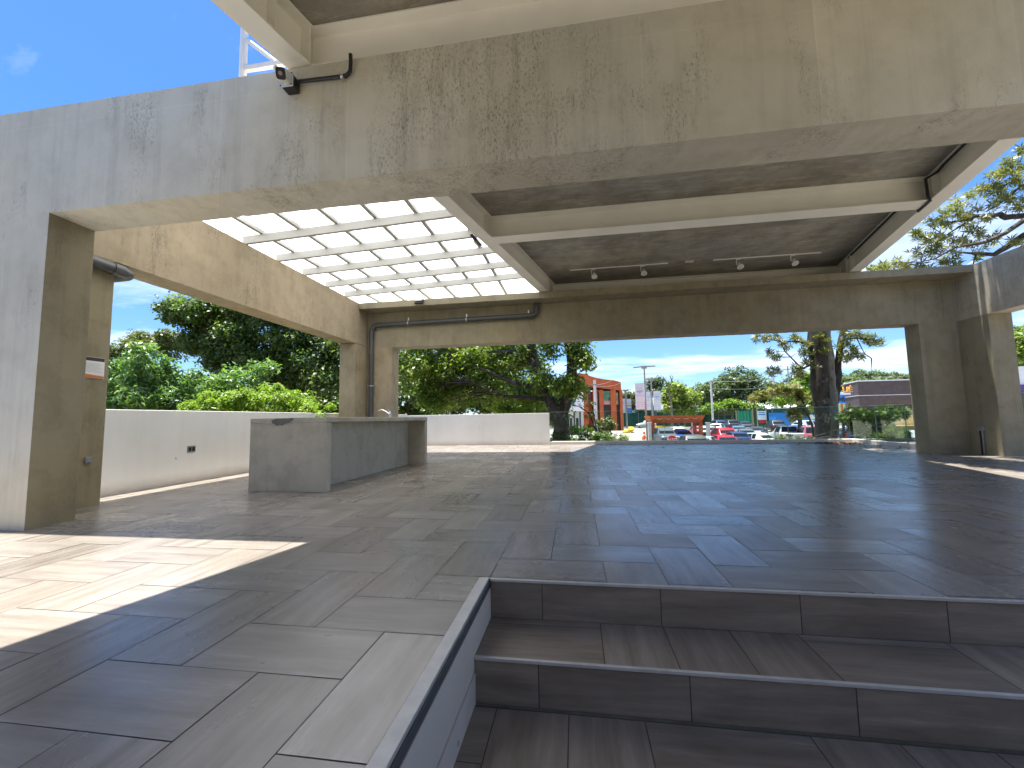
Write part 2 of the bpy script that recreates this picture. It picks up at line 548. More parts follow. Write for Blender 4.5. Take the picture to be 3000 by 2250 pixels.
def tiled_mesh(name, rects, mat, parent=None, base=None):
    """rects: (corner, U, V, len_u, len_v, rnd) - flat tiles; one face each with its own UV run"""
    vs, fs, uvs, rn, mi = [], [], [], [], []
    for (c, U, V, lu, lv, rd, m_, uvf) in rects:
        c, U, V = Vector(c), Vector(U), Vector(V)
        b = len(vs)
        q_ = [c, c + U * lu, c + U * lu + V * lv, c + V * lv]
        if m_ == 0 and abs(V.z) < 0.5:         # tiles are never laid perfectly flush
            a_, b_ = random.uniform(-.0028, .0028), random.uniform(-.0028, .0028)
            q_ = [Vector((w_.x, w_.y, w_.z + a_ * ((w_ - c).dot(U) - lu / 2) + b_ * ((w_ - c).dot(V) - lv / 2))) for w_ in q_]
        vs += q_
        fs.append((b, b + 1, b + 2, b + 3))
        q = [(0, 0), (lu, 0), (lu, lv), (0, lv)]
        uvs += q if not uvf else [(v, u) for (u, v) in q]
        rn += [rd] * 4
        mi.append(m_)
    me = bpy.data.meshes.new(name)
    me.from_pydata([tuple(v) for v in vs], [], fs)
    uvl = me.uv_layers.new(name='UVMap')
    uvl.data.foreach_set('uv', [x for uv in uvs for x in uv])
    at_ = me.attributes.new('rnd', 'FLOAT', 'POINT')
    at_.data.foreach_set('value', rn)
    o = link(name, me, [mat, M['grout']], parent)
    me.polygons.foreach_set('material_index', mi)
    return o


G = 0.0048
rects = []
for i in range(-22, 48):
    for j in range(-38, 38):
        k = (i - j + 1) % 4
        xa, ya = X0 + i * W_, Y0 + j * W_
        if k == 0: box = (xa, ya, xa + 2 * W_, ya + W_, False)
        elif k == 3: box = (xa, ya, xa + W_, ya + 2 * W_, True)
        else: continue
        for (x0, y0, x1, y1) in tile_pieces(*box[:4]):
            g = G / 2 * (1.0 if box[4] else 0.85)
            rects.append(((x0 + g, y0 + g, 0), (1, 0, 0), (0, 1, 0), x1 - x0 - 2 * g, y1 - y0 - 2 * g, random.random(), 0, box[4]))
# grout bed a hair below the tiles
for (x0, y0, x1, y1) in ((FX0, FY0, PITX, FY1), (PITX, PITY, FX1, FY1)):
    rects.append(((x0, y0, -0.0025), (1, 0, 0), (0, 1, 0), x1 - x0, y1 - y0, 0.5, 1, False))
tag(tiled_mesh('terrace_floor', rects, M['tile']), kind='structure')
sub = MB()
sub.prism([(FX0 - 0.2, FY0), (PITX, FY0), (PITX, PITY + 0.04), (6.0, PITY + 0.04), (6.0, FY0), (FX1, FY0), (FX1, 14.75), (FX0 - 0.2, 14.75)], -2.4, -0.02)
tag(sub.build('terrace_base', M['concrete_far']), kind='structure')

# lower floor at the foot of the stair
rects = []
for i in range(-5, 20):
    for j in range(-30, 7):
        k = (i - j + 1) % 4
        xa, ya = X0 + i * W_ + 0.12, Y0 + j * W_ - 0.09
        if k == 0: b = (xa, ya, xa + 2 * W_, ya + W_, False)
        elif k == 3: b = (xa, ya, xa + W_, ya + 2 * W_, True)
        else: continue
        x0, y0, x1, y1 = max(b[0], -0.52), b[1], min(b[2], 5.99), min(b[3], 2.03)
        if x1 - x0 < 0.02 or y1 - y0 < 0.02: continue
        rects.append(((x0 + G / 2, y0 + G / 2, -0.43), (1, 0, 0), (0, 1, 0), x1 - x0 - G, y1 - y0 - G, random.random(), 0, b[4]))
rects.append(((-0.53, -9, -0.4325), (1, 0, 0), (0, 1, 0), 6.5, 11.04, 0.5, 1, False))
tag(tiled_mesh('lower_floor', rects, M['tile_dark']), kind='structure')

# ---- stair
st = thing('terrace_steps', 'two dark grey tiled steps with pale metal nosings leading up to the terrace', 'steps', (2.5, 2.2, -0.43))


def run(xs_):
    return list(zip(xs_[:-1], xs_[1:]))


def face_rects(xs_, y, z0, z1, flip=()):
    out = []
    for i, (a, b) in enumerate(run(xs_)):
        out.append(((a + G / 2, y, z0 + G / 2), (1, 0, 0), (0, 0, 1), b - a - G, z1 - z0 - G, random.random(), 0, False))
    out.append(((xs_[0], y + 0.002, z0), (1, 0, 0), (0, 0, 1), xs_[-1] - xs_[0], z1 - z0, 0.5, 1, False))
    return out


xr1 = [-0.52, -0.22, 0.43, 1.13, 1.80, 2.47, 3.14, 3.81, 4.48, 5.15, 5.99]
tiled_mesh('riser', face_rects(xr1, 2.446, -0.215, -0.012), M['tile_dark'], st)
xr2 = [-0.52, -0.21, 0.47, 1.14, 1.81, 2.48, 3.15, 3.82, 4.49, 5.16, 5.99]
tiled_mesh('riser', face_rects(xr2, 2.050, -0.43, -0.227), M['tile_dark'], st)
tr = []
xt = [(-0.52, 0.10, False), (0.10, 0.435, True), (0.435, 0.77, True), (0.77, 1.105, True), (1.105, 1.775, False), (1.775, 2.11, True), (2.11, 2.445, True), (2.445, 3.115, False), (3.115, 3.45, True), (3.45, 4.12, False), (4.12, 4.79, False), (4.79, 5.99, False)]
for a, b, fl in xt:
    ytop = 2.385 if not fl else 2.446
    tr.append(((a + G / 2, 2.055, -0.215), (1, 0, 0), (0, 1, 0), b - a - G, ytop - 2.055, random.random(), 0, fl))
    if not fl:
        tr.append(((a + G / 2, 2.388, -0.215), (1, 0, 0), (0, 1, 0), b - a - G, 2.446 - 2.388, random.random(), 0, False))
tr.append(((-0.52, 2.05, -0.2175), (1, 0, 0), (0, 1, 0), 6.5, 0.4, 0.5, 1, False))
tiled_mesh('tread', tr, M['tile_dark'], st)
MB().box(-0.52, 2.436, -0.012, 5.99, 2.454, 0.0025).build('nosing', M['nosing'], st, bevel=0.002)
MB().box(-0.52, 2.038, -0.227, 5.99, 2.057, -0.2125).build('nosing', M['nosing'], st, bevel=0.002)
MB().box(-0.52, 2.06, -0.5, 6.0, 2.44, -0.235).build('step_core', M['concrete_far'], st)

sw = thing('stair_side_wall', 'low white wall with brushed metal cap along the left side of the steps', 'wall', (-0.55, -1.0, -0.45))
MB().box(-0.587, -7, -0.012, -0.530, 2.455, 0.004).build('cap', M['nosing'], sw, bevel=0.0015)
MB().box(-0.583, -7, -0.050, -0.523, 2.446, -0.0125).build('edge_trim', M['nosing_dark'], sw)
b_ = MB()
b_.prism([(-0.583, -7), (-0.520, -7), (-0.520, 2.445), (-0.583, 2.445)], -0.285, -0.051)
b_.prism([(-0.583, -7), (-0.516, -7), (-0.516, 2.445), (-0.583, 2.445)], -0.45, -0.293)
b_.box(-0.583, -7, -0.2935, -0.526, 2.444, -0.2845)
b_.build('wall_face', M['wall'], sw)
MB().slab([(-0.5155, 1.30, -0.42), (-0.5155, 1.52, -0.42), (-0.5155, 1.50, -0.34)], (0.003, 0, 0)).build('vent_opening', M['black'], sw)

# ================================================================= PAVILION
pv = thing('pavilion', 'open concrete pavilion with cream steel roof beams and a white skylight', 'pavilion', (0, 0, 0))
ZT = 4.05
mb = MB(); rough_beam(mb, -6.03, 3.083, 2.970, 8.93, 3.495, ZT, 'x', 0.06, 0.0022)
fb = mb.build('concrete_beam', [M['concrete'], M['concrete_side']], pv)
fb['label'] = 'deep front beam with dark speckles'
for p in fb.data.polygons:                      # browner soffit, darkened in its colour to hold down bounced sunlight
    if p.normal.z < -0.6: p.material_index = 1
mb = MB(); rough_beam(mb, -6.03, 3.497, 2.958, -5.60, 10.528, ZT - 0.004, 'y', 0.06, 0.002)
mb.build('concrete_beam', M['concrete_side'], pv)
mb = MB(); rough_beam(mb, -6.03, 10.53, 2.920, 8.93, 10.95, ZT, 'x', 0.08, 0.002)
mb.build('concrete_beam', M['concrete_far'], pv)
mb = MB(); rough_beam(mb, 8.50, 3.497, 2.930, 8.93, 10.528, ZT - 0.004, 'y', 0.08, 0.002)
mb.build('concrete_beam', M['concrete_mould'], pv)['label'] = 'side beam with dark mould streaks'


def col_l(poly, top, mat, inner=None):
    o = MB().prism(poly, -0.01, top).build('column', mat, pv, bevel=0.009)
    if inner:                       # faces turned to the terrace: brown stain with their shade mixed into the colour
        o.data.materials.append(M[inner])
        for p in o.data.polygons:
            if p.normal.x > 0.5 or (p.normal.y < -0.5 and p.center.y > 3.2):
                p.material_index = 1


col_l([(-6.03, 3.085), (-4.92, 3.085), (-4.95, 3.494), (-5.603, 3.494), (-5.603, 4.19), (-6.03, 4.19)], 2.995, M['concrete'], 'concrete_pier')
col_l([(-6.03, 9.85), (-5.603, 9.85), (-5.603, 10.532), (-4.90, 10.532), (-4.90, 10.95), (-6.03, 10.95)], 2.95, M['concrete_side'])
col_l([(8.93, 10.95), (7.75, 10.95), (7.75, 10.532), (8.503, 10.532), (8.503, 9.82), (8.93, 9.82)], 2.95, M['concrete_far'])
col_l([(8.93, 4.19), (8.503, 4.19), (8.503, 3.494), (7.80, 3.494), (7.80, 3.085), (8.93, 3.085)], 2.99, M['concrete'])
# gutter ledge along the far beam
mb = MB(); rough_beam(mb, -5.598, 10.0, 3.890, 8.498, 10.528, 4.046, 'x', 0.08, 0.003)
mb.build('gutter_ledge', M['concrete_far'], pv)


def girder_x(y): return -1.783 + 0.2335 * (y - 5.411)
def right_x(y): return 5.085 + 0.2505 * (y - 5.411)


def i_beam(name, p0, p1, zb, zt, fw, parent, stiff=()):
    """steel I-section from p0 to p1 (x, y), web on the line"""
    (xa, ya), (xb, yb) = p0, p1
    m = MB()
    zm = (zb + zt) / 2
    m.bar((xa, ya, zb + 0.009), (xb, yb, zb + 0.009), fw, 0.018)
    m.bar((xa, ya, zm), (xb, yb, zm), 0.014, zt - zb - 0.036 + 0.002)
    m.bar((xa, ya, zt - 0.009), (xb, yb, zt - 0.009), fw, 0.018)
    d = Vector((xb - xa, yb - ya, 0)); L = d.length; d.normalize(); s = Vector((-d.y, d.x, 0))
    # fillets where the web meets the flanges
    for t in stiff:
        c = Vector((xa, ya, zm)) + d * t
        for sg in (-1, 1):
            m.bar(c + s * (sg * 0.008), c + s * (sg * (fw / 2 - 0.006)), 0.012, zt - zb - 0.037, 0)
    return m.build(name, M['steel'], parent, bevel=0.003)


ZB, ZS = 4.06, 4.45
yA = -2.5
i_beam('steel_girder', (girder_x(yA), yA), (girder_x(14.9), 14.9), ZB, ZS, 0.222, pv, [(y - yA) * 1.0269 for y in (0.2, 1.5, 2.35, 2.78, 3.1, 3.45, 6.72, 7.15, 10.05, 10.22)])
i_beam('steel_girder', (right_x(yA), yA), (right_x(14.9), 14.9), ZB, ZS, 0.228, pv, [(y - yA) * 1.031 for y in (2.9, 6.7, 7.15, 9.95, 10.2)])
for yc, zb, fwid in ((3.205, ZB + 0.002, 0.22), (6.93, ZB + 0.002, 0.29), (10.82, ZB + 0.002, 0.20), (-2.3, ZB + 0.002, 0.25)):
    i_beam('cross_beam', (girder_x(yc) + 0.012, yc), (right_x(yc) - 0.012, yc), zb, ZS - 0.002, fwid, pv)
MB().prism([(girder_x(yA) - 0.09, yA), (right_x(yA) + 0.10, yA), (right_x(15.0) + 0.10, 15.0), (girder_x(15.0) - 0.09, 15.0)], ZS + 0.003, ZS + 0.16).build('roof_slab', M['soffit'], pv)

# skylight: rafters, purlins, corrugated milky sheets
sky = bpy.data.objects.new('skylight', None); col.objects.link(sky); sky.parent = pv; WL[sky.name] = Vector((0, 0, 0))


def sl(x): return 4.06 + 0.15 * (x + 5.6) / 3.8


for y in (6.24, 7.05, 7.84, 8.67, 9.46):
    xr = girder_x(y) - 0.012
    m = MB()
    m.bar((-5.68, y, sl(-5.68) + 0.07), (xr, y, sl(xr) + 0.07), 0.06, 0.14)
    m.build('rafter', M['rafter'], sky, bevel=0.004)
y0_ = 3.3
for x in (-5.32, -4.615, -3.91, -3.205, -2.5, -1.80):
    z = sl(x) + 0.14 + 0.031
    ya_ = max(3.52, 5.411 + (x + 1.783 + 0.07) / 0.2335)
    if 11.4 - ya_ < 0.3: continue
    MB().bar((x, ya_, z), (x, 11.4, z), 0.07, 0.06).build('purlin', M['rafter'], sky, bevel=0.003)
za = [sl(girder_x(y) - 0.22) + 0.171 for y in (3.52, 11.4)]
MB().bar((girder_x(3.52) - 0.20, 3.52, za[0]), (girder_x(11.4) - 0.20, 11.4, za[1]), 0.07, 0.06).build('purlin', M['rafter'], sky, bevel=0.003)
for k, (ya_, yb_) in enumerate(((3.50, 6.22), (6.05, 7.92), (7.76, 9.55), (9.40, 11.6))):
    n_ = int((yb_ - ya_) / 0.0127)
    vs, fs = [], []
    for i in range(n_ + 1):
        y = ya_ + (yb_ - ya_) * i / n_
        w = 0.010 * math.sin(y * 2 * math.pi / 0.076) + 0.012 * (k % 2)
        xr = girder_x(y) - 0.03
        for x in (-6.05, xr):
            vs.append((x, y, sl(x) + 0.14 + 0.075 + w))
    fs = [(2 * i, 2 * i + 1, 2 * i + 3, 2 * i + 2) for i in range(n_)]
    MB().add(vs, fs).build('roof_panel', M['sheet'], sky, True)

# ---- things on the pavilion
ra = thing('roof_railing', 'white tubular railing end post and rails on top of the front beam', 'railing', (-3.03, 3.25, 4.06))
M['railing'] = plain('white_railing_paint', (0.8, 0.8, 0.78), 0.4)
m = MB(); m.tube([(-3.04, 3.25, 4.052), (-3.04, 3.25, 5.15)], 0.032, 14); m.build('post', M['railing'], ra, True)
m = MB(); m.bar((-3.02, 3.25, 4.29), (-1.0, 3.25, 4.29), 0.04, 0.05); m.build('rail', M['railing'], ra, bevel=0.004)
m = MB(); m.tube([(-3.02, 3.25, 4.60), (-2.70, 3.25, 4.32)], 0.02, 10); m.build('brace', M['railing'], ra, True)
m = MB(); m.bar((-2.90, 3.30, 4.075), (-2.3, 3.30, 4.075), 0.12, 0.03); m.build('base_plate', M['railing'], ra)

# security camera on its junction box, conduit along the beam
cam_y = 3.078
sc_ = thing('security_camera', 'white bullet security camera with black face on a junction box on the front beam', 'camera', (-2.35, cam_y, 3.85))
MB().box(-2.415, 2.985, 3.795, -2.305, cam_y + 0.002, 3.905).build('junction_box', M['conduit'], sc_, bevel=0.008)
pl = MB().box(-2.424, 2.972, 3.787, -2.298, 2.985, 3.913).build('cover_plate', M['plate'], sc_, bevel=0.006)
for dx in (-0.05, 0.05):
    for dz in (-0.05, 0.05):
        m = MB(); m.tube([(-2.361 + dx, 2.968, 3.85 + dz), (-2.361 + dx, 2.974, 3.85 + dz)], 0.006, 8)
        m.build('screw', M['black'], pl)
m = MB()
m.tube([(-2.352, 2.973, 3.835), (-2.352, 2.95, 3.835)], 0.036, 18)
m.tube([(-2.352, 2.95, 3.835), (-2.375, 2.925, 3.855), (-2.405, 2.89, 3.90)], [0.022, 0.018, 0.02], 12)
m.build('mount_arm', M['white_pl'], sc_, True)


def bullet(c, d, w, h, L, nm, mat, parent, r=0.45):
    """rounded-rectangle body along direction d"""
    c, d = Vector(c), Vector(d).normalized()
    s = d.cross(Vector((0, 0, 1))).normalized(); u = s.cross(d)
    ring = []
    for i in range(24):
        a = 2 * math.pi * i / 24
        ca, sa = math.cos(a), math.sin(a)
        ring.append((math.copysign(abs(ca) ** r, ca) * w / 2, math.copysign(abs(sa) ** r, sa) * h / 2))
    vs = []
    for t, k in ((0, 0.93), (0.01, 1.0), (L * 0.8, 1.0), (L, 0.8)):
        vs += [c + d * t + s * (x * k) + u * (z * k) for x, z in ring]
    fs = [(j * 24 + i, j * 24 + (i + 1) % 24, (j + 1) * 24 + (i + 1) % 24, (j + 1) * 24 + i) for j in range(3) for i in range(24)]
    fs += [tuple(range(23, -1, -1)), tuple(72 + i for i in range(24))]
    return MB().add(vs, fs).build(nm, mat, parent, True)


fd = Vector((0.30, -0.82, -0.48)).normalized()
fc = at(822, 215, 2.83)
bullet(fc, -fd, 0.084, 0.094, 0.12, 'camera_body', M['white_pl'], sc_)
face = bullet(fc + fd * 0.006, -fd, 0.075, 0.085, 0.006, 'lens_face', M['lens'], sc_)
m = MB(); m.tube([fc + fd * 0.006, fc + fd * 0.010], 0.016, 14); m.build('lens', M['grey_box'], face, True)
m = MB()
pts = [(-2.306, 3.045, 3.882), (-1.88, 3.045, 3.866)] + arc((-1.872, 3.045, 3.926), 0.06, R(-90), R(-8), (1, 0, 0), (0, 0, 1)) + [(-1.811, 3.045, 4.00), (-1.813, 3.045, 4.058)]
m.tube(pts, 0.0165, 12); m.build('conduit', M['conduit'], sc_, True)
m = MB(); m.tube([(-1.895, 3.045, 3.8665), (-1.872, 3.045, 3.866)], 0.021, 12); m.box(-1.884, 3.03, 3.835, -1.866, 3.06, 3.85); m.build('clamp', M['zinc'], sc_)

# drain pipe on the far beam
YP = 10.445
dp = thing('drain_pipe', 'long dark grey drain pipe bent along the far beam and down the corner column', 'pipe', (-5.46, YP, 0))
m = MB()
pts = [(-5.465, YP, 0.0), (-5.462, YP, 3.36)] + arc((-5.292, YP, 3.37), 0.17, R(180), R(90), (1, 0, 0), (0, 0, 1)) + [(-1.06, YP, 3.575)] + arc((-1.05, YP, 3.71), 0.135, R(-90), R(0), (1, 0, 0), (0, 0, 1)) + [(-0.915, YP, 3.888)]
m.tube(pts, 0.064, 16); m.build('pipe_run', M['pipe'], dp, True)
for pa_, pb2 in (((-5.462, YP, 3.24), (-5.462, YP, 3.36)), ((-5.29, YP, 3.541), (-5.17, YP, 3.544)), ((-1.18, YP, 3.571), (-1.06, YP, 3.575)), ((-0.915, YP, 3.71), (-0.915, YP, 3.80))):
    m = MB(); m.tube([pa_, pb2], 0.071, 16); m.build('collar', M['pipe'], dp, True)
for x, z in ((-4.40, 3.554), (-2.78, 3.564), (-1.13, 3.573)):
    m = MB(); m.tube([(x - 0.014, YP, z), (x + 0.014, YP, z)], 0.069, 18)
    m.box(x - 0.012, YP - 0.01, z + 0.06, x + 0.012, YP + 0.02, z + 0.15); m.build('clamp', M['zinc'], dp)
m = MB(); m.tube([(-5.463, YP, 1.86), (-5.463, YP, 1.89)], 0.069, 18); m.box(-5.40, YP - 0.02, 1.86, -5.33, YP + 0.03, 1.885); m.build('clamp', M['zinc'], dp)

lp = thing('short_drain_pipe', 'short grey drain pipe bending under the left beam beside the near column', 'pipe', (-5.53, 3.8, 2.82))
m = MB()
m.tube([(-5.53, 3.50, 2.865), (-5.53, 4.22, 2.835)] + arc((-5.65, 4.22, 2.832), 0.12, 0, R(90), (1, 0, 0), (0, 1, 0)) + [(-6.2, 4.34, 2.82)], 0.066, 16)
m.build('pipe_run', M['pipe'], lp, True)
m = MB(); m.tube([(-5.53, 4.10, 2.840), (-5.53, 4.22, 2.835)], 0.074, 16); m.build('collar', M['pipe'], lp, True)

# notice on the left pier
no = thing('notice_sign', 'white notice with dark header and orange foot on the left pier', 'sign', (-5.6, 4.05, 1.61))
MB().box(-5.602, 3.85, 1.487, -5.592, 4.135, 1.735).build('board', M['white_pl'], no)
M['dark_print'] = plain('dark_print', (0.035, 0.033, 0.04), 0.6)
M['orange_print'] = plain('orange_print', (0.55, 0.17, 0.05), 0.6)
M['grey_print'] = plain('grey_print', (0.42, 0.42, 0.44), 0.6)
MB().box(-5.592, 3.853, 1.69, -5.5905, 4.132, 1.732).build('header_band', M['dark_print'], no)
MB().slab([(-5.592, 3.853, 1.49), (-5.592, 4.132, 1.49), (-5.592, 4.132, 1.515), (-5.592, 4.0, 1.528), (-5.592, 3.853, 1.542)], (0.0015, 0, 0)).build('foot_band', M['orange_print'], no)
m = MB()
for i in range(8):
    m.box(-5.592, 3.875, 1.56 + i * 0.014, -5.591, 4.11 - 0.02 * (i % 3), 1.564 + i * 0.014)
m.build('text_lines', M['grey_print'], no)

ob = thing('pier_outlet', 'small grey outlet box low on the left pier', 'outlet', (-5.6, 4.03, 0.54))
MB().box(-5.605, 3.995, 0.50, -5.578, 4.062, 0.572).build('box', M['grey_box'], ob, bevel=0.004)
MB().box(-5.578, 4.01, 0.51, -5.575, 4.05, 0.56).build('cover', M['grey_box'], ob)
wo = thing('wall_outlet', 'double grey socket on the white parapet wall left of the counter', 'outlet', (-6.18, 5.89, 0.53))
MB().box(-6.185, 5.815, 0.475, -6.170, 5.96, 0.578).build('cover_plate', M['grey_box'], wo, bevel=0.004)
for y in (5.855, 5.92):
    MB().box(-6.170, y - 0.022, 0.495, -6.166, y + 0.022, 0.558).build('socket', M['black'], wo)
rb = thing('column_outlet', 'grey outlet box on a metal conduit at the foot of the right column', 'outlet', (8.5, 10.2, 0))
MB().box(8.445, 10.145, 0.50, 8.505, 10.26, 0.60).build('box', M['grey_box'], rb, bevel=0.005)
m = MB(); m.tube([(8.475, 10.185, 0.0), (8.475, 10.185, 0.50)], 0.014, 10); m.build('conduit', M['grey_box'], rb, True)
m = MB(); m.tube([(8.475, 10.235, 0.0), (8.475, 10.235, 0.50)], 0.014, 10); m.build('conduit', M['conduit'], rb, True)

# floodlights
fl = thing('floodlight', 'black floodlight lying on the far ledge under the skylight', 'floodlight', (-3.9, 9.95, 4.04))
MB().slab([(-4.02, 9.90, 3.93), (-3.785, 9.90, 3.93), (-3.785, 9.955, 4.04), (-4.02, 9.955, 4.04)], (0, 0.045, -0.025)).build('housing', M['black'], fl, bevel=0.006)
MB().slab([(-4.0, 9.906, 3.985), (-3.82, 9.906, 3.985), (-3.82, 9.936, 4.035), (-4.0, 9.936, 4.035)], (0, -0.012, 0.004)).build('glass', M['lamp_glass'], fl)
fl2 = thing('floodlight', 'black floodlight hung on the left edge of the middle steel girder', 'floodlight', (-1.63, 6.85, 4.06))
MB().slab([(-1.66, 6.66, 4.10), (-1.60, 6.74, 4.02), (-1.55, 6.96, 4.01), (-1.61, 6.98, 4.10)], (-0.055, 0.012, -0.01)).build('housing', M['black'], fl2, bevel=0.006)
MB().slab([(-1.64, 6.86, 4.075), (-1.605, 6.87, 4.022), (-1.575, 6.95, 4.018), (-1.61, 6.96, 4.075)], (-0.064, 0.01, -0.012)).build('glass', M['lamp_glass'], fl2)

# track lights under the slab
for lab, x0, x1, sx in (('left white ceiling track with two hanging spotlights', -0.04, 2.20, (0.52, 1.645)), ('right white ceiling track with two hanging spotlights', 3.19, 5.42, (3.73, 4.855))):
    t = thing('track_light', lab.replace('left white', 'white').replace('right white', 'white') + (' next to the middle girder' if x0 < 1 else ' next to the right girder'), 'track light', ((x0 + x1) / 2, 9.72, 4.453), 'ceiling track lights')
    MB().box(x0, 9.705, 4.43, x1, 9.735, 4.4525).build('rail', M['white_pl'], t, bevel=0.003)
    for x in sx:
        m = MB()
        m.box(x - 0.045, 9.705, 4.412, x + 0.045, 9.735, 4.43)
        m.box(x - 0.055, 9.712, 4.30, x - 0.042, 9.728, 4.412)
        m.box(x - 0.055, 9.712, 4.29, x - 0.005, 9.728, 4.304)
        sp = m.build('spotlight', M['white_pl'], t)
        m = MB(); d = Vector((0.0, -0.55, -0.84)).normalized(); c = Vector((x + 0.01, 9.74, 4.33))
        m.tube([c, c + d * 0.05, c + d * 0.07, c + d * 0.13], [0.030, 0.034, 0.048, 0.068], 18); m.build('lamp_head', M['white_pl'], sp, True)
        m = MB(); m.tube([c + d * 0.131, c + d * 0.133], 0.05, 18); m.build('lamp_lens', M['lamp_glass'], sp, True)
cc = thing('ceiling_caps', 'two small white round caps on the slab between the ceiling tracks', 'ceiling cap', (2.66, 9.70, 4.453))
m = MB(); m.tube([(2.62, 9.70, 4.453), (2.62, 9.70, 4.435)], 0.05, 16); m.build('cap', M['white_pl'], cc, True)
m = MB(); m.tube([(2.72, 9.72, 4.453), (2.72, 9.72, 4.436)], 0.05, 16); m.build('cap', M['white_pl'], cc, True)

# black cable conduit on the right girder
m = MB()
o_ = -0.03
m.tube([(right_x(3.6) - 0.075, 3.6, 4.425), (right_x(6.45) - 0.075, 6.45, 4.425), (right_x(6.60) - 0.08, 6.60, 4.40), (right_x(6.74) - 0.16, 6.76, 4.385), (right_x(6.76) - 0.16, 6.76, 4.12), (right_x(6.77) - 0.13, 6.77, 4.048), (right_x(7.1) - 0.13, 7.10, 4.046), (right_x(7.16) - 0.10, 7.16, 4.10), (right_x(7.2) - 0.075, 7.22, 4.42), (right_x(10.1) - 0.075, 10.1, 4.425)], 0.020, 10)
tag(m.build('cable_conduit', M['conduit'], None, True), 'black cable conduit running along the right steel girder and round the cross beam', 'conduit')

# ---- white parapets, kerb and glass
tag(MB().box(-6.36, -7, -0.3, -6.18, 14.60, 1.145).build('parapet_wall', M['wall'], bevel=0.006), 'long white parapet wall with a grey socket behind the counter', 'wall')
tag(MB().box(-6.36, 14.602, -0.3, -0.93, 14.78, 1.106).build('parapet_wall', M['wall'], bevel=0.006), 'white parapet wall at the far edge ending at the glass railing', 'wall')
kb = thing('glass_railing', 'frameless glass railing on a low pale kerb along the far edge of the terrace', 'railing', (4, 14.69, 0))
m = MB(); m.prism([(-0.928, 14.60), (8.58, 14.60), (8.58, 10.952), (8.76, 10.952), (8.76, 14.78), (-0.928, 14.78)], -0.3, 0.105)
m.build('kerb', M['wall'], kb, bevel=0.006)
gx = [-0.92, 1.0, 2.95, 4.90, 6.80, 8.60]
for a, b in run(gx):
    MB().box(a + 0.006, 14.685, 0.106, b - 0.006, 14.697, 1.128).build('glass_pane', M['glass'], kb)
gy = [14.66, 13.61, 12.50, 10.97]
for a, b in run(gy):
    MB().box(8.665, b + 0.006, 0.106, 8.677, a - 0.006, 1.13).build('glass_pane', M['glass'], kb)
M['glass_edge'] = plain('green_glass_edge', (0.16, 0.24, 0.21), 0.2)
M['glass_top'] = plain('pale_glass_edge', (0.42, 0.52, 0.48), 0.25)
for a, b in run(gx):
    MB().box(a + 0.006, 14.685, 1.1285, b - 0.006, 14.697, 1.136).build('polished_edge', M['glass_top'], kb)
for a, b in run(gy):
    MB().box(8.665, b + 0.006, 1.1305, 8.677, a - 0.006, 1.138).build('polished_edge', M['glass_top'], kb)
for y in (13.61, 12.50):
    m = MB(); m.box(8.662, y - 0.006, 0.106, 8.680, y + 0.006, 1.13); m.build('joint', M['glass_edge'], kb)
for x in gx[1:-1]:
    m = MB(); m.box(x - 0.004, 14.684, 0.106, x + 0.004, 14.698, 1.128); m.build('joint', M['glass_edge'], kb)

# ---- unseen building added behind the photographer to shut off the sky there
rbd = thing('unseen_rear_building', 'unseen beige building added behind the photographer to block the sky', 'building', (1, -9, -0.4))
MB().box(-16, -11, -2.4, 18, -9, 6.5).build('facade', M['beige'], rbd)
for x in (-9, -4, 1, 6, 11):
    MB().box(x - 1.1, -9.0, -0.4, x + 1.1, -8.96, 2.2).build('shop_window', M['lens'], rbd)

# ---- counter
ct = thing('concrete_counter', 'concrete bar counter with open front standing on the tiled floor', 'counter', (-3.85, 6.85, 0))
Lx, = (-4.45,)
mb = MB(); mb.prism([(Lx, 5.115), (-3.285, 5.10), (-3.178, 8.585), (Lx + 0.1, 8.60)], 0.925, 0.992)
mb.build('countertop', M['concrete_counter'], ct, bevel=0.005)
MB().prism([(Lx + 0.001, 5.117), (-3.288, 5.102), (-3.284, 5.205), (Lx + 0.003, 5.22)], 0, 0.9245).build('end_panel', M['concrete_counter'], ct, bevel=0.005)
MB().prism([(Lx + 0.1, 8.48), (-3.184, 8.478), (-3.181, 8.582), (Lx + 0.1, 8.597)], 0, 0.9245).build('end_panel', M['concrete_counter'], ct, bevel=0.005)
MB().prism([(-3.72, 5.21), (-3.60, 5.21), (-3.57, 8.477), (-3.69, 8.477)], 0, 0.924).build('back_panel', M['concrete_counter'], ct)
M['patch'] = plain('dark_mortar_patch', (0.15, 0.145, 0.14), 0.9, 0, 0.2, 12)
pts = [(-4.12, 0.958), (-4.10, 0.915), (-4.06, 0.905), (-4.04, 0.885), (-4.0, 0.90), (-3.95, 0.895), (-3.90, 0.92), (-3.84, 0.93), (-3.80, 0.965), (-3.78, 0.985), (-4.05, 0.985)]
MB().slab([(x, 5.1085 - (x + 4.45) * 0.0129 + 0.004, z) for x, z in pts], (0, -0.004, 0)).build('mortar_patch', M['patch'], ct)
fa = thing('tap', 'chrome mixer tap with long spout on the concrete counter', 'tap', (-3.57, 7.6, 0.992))
m = MB(); m.tube([(-3.565, 7.6, 0.992), (-3.565, 7.6, 1.0)], 0.034, 16); m.tube([(-3.565, 7.6, 1.0), (-3.57, 7.6, 1.085)], [0.024, 0.02], 14); m.build('tap_body', M['chrome'], fa, True)
m = MB(); m.tube([(-3.572, 7.6, 1.05), (-3.64, 7.6, 1.10), (-3.71, 7.6, 1.138), (-3.76, 7.6, 1.148), (-3.795, 7.6, 1.14), (-3.80, 7.6, 1.115)], [0.013, 0.012, 0.011, 0.011, 0.011, 0.012], 12); m.build('spout', M['chrome'], fa, True)
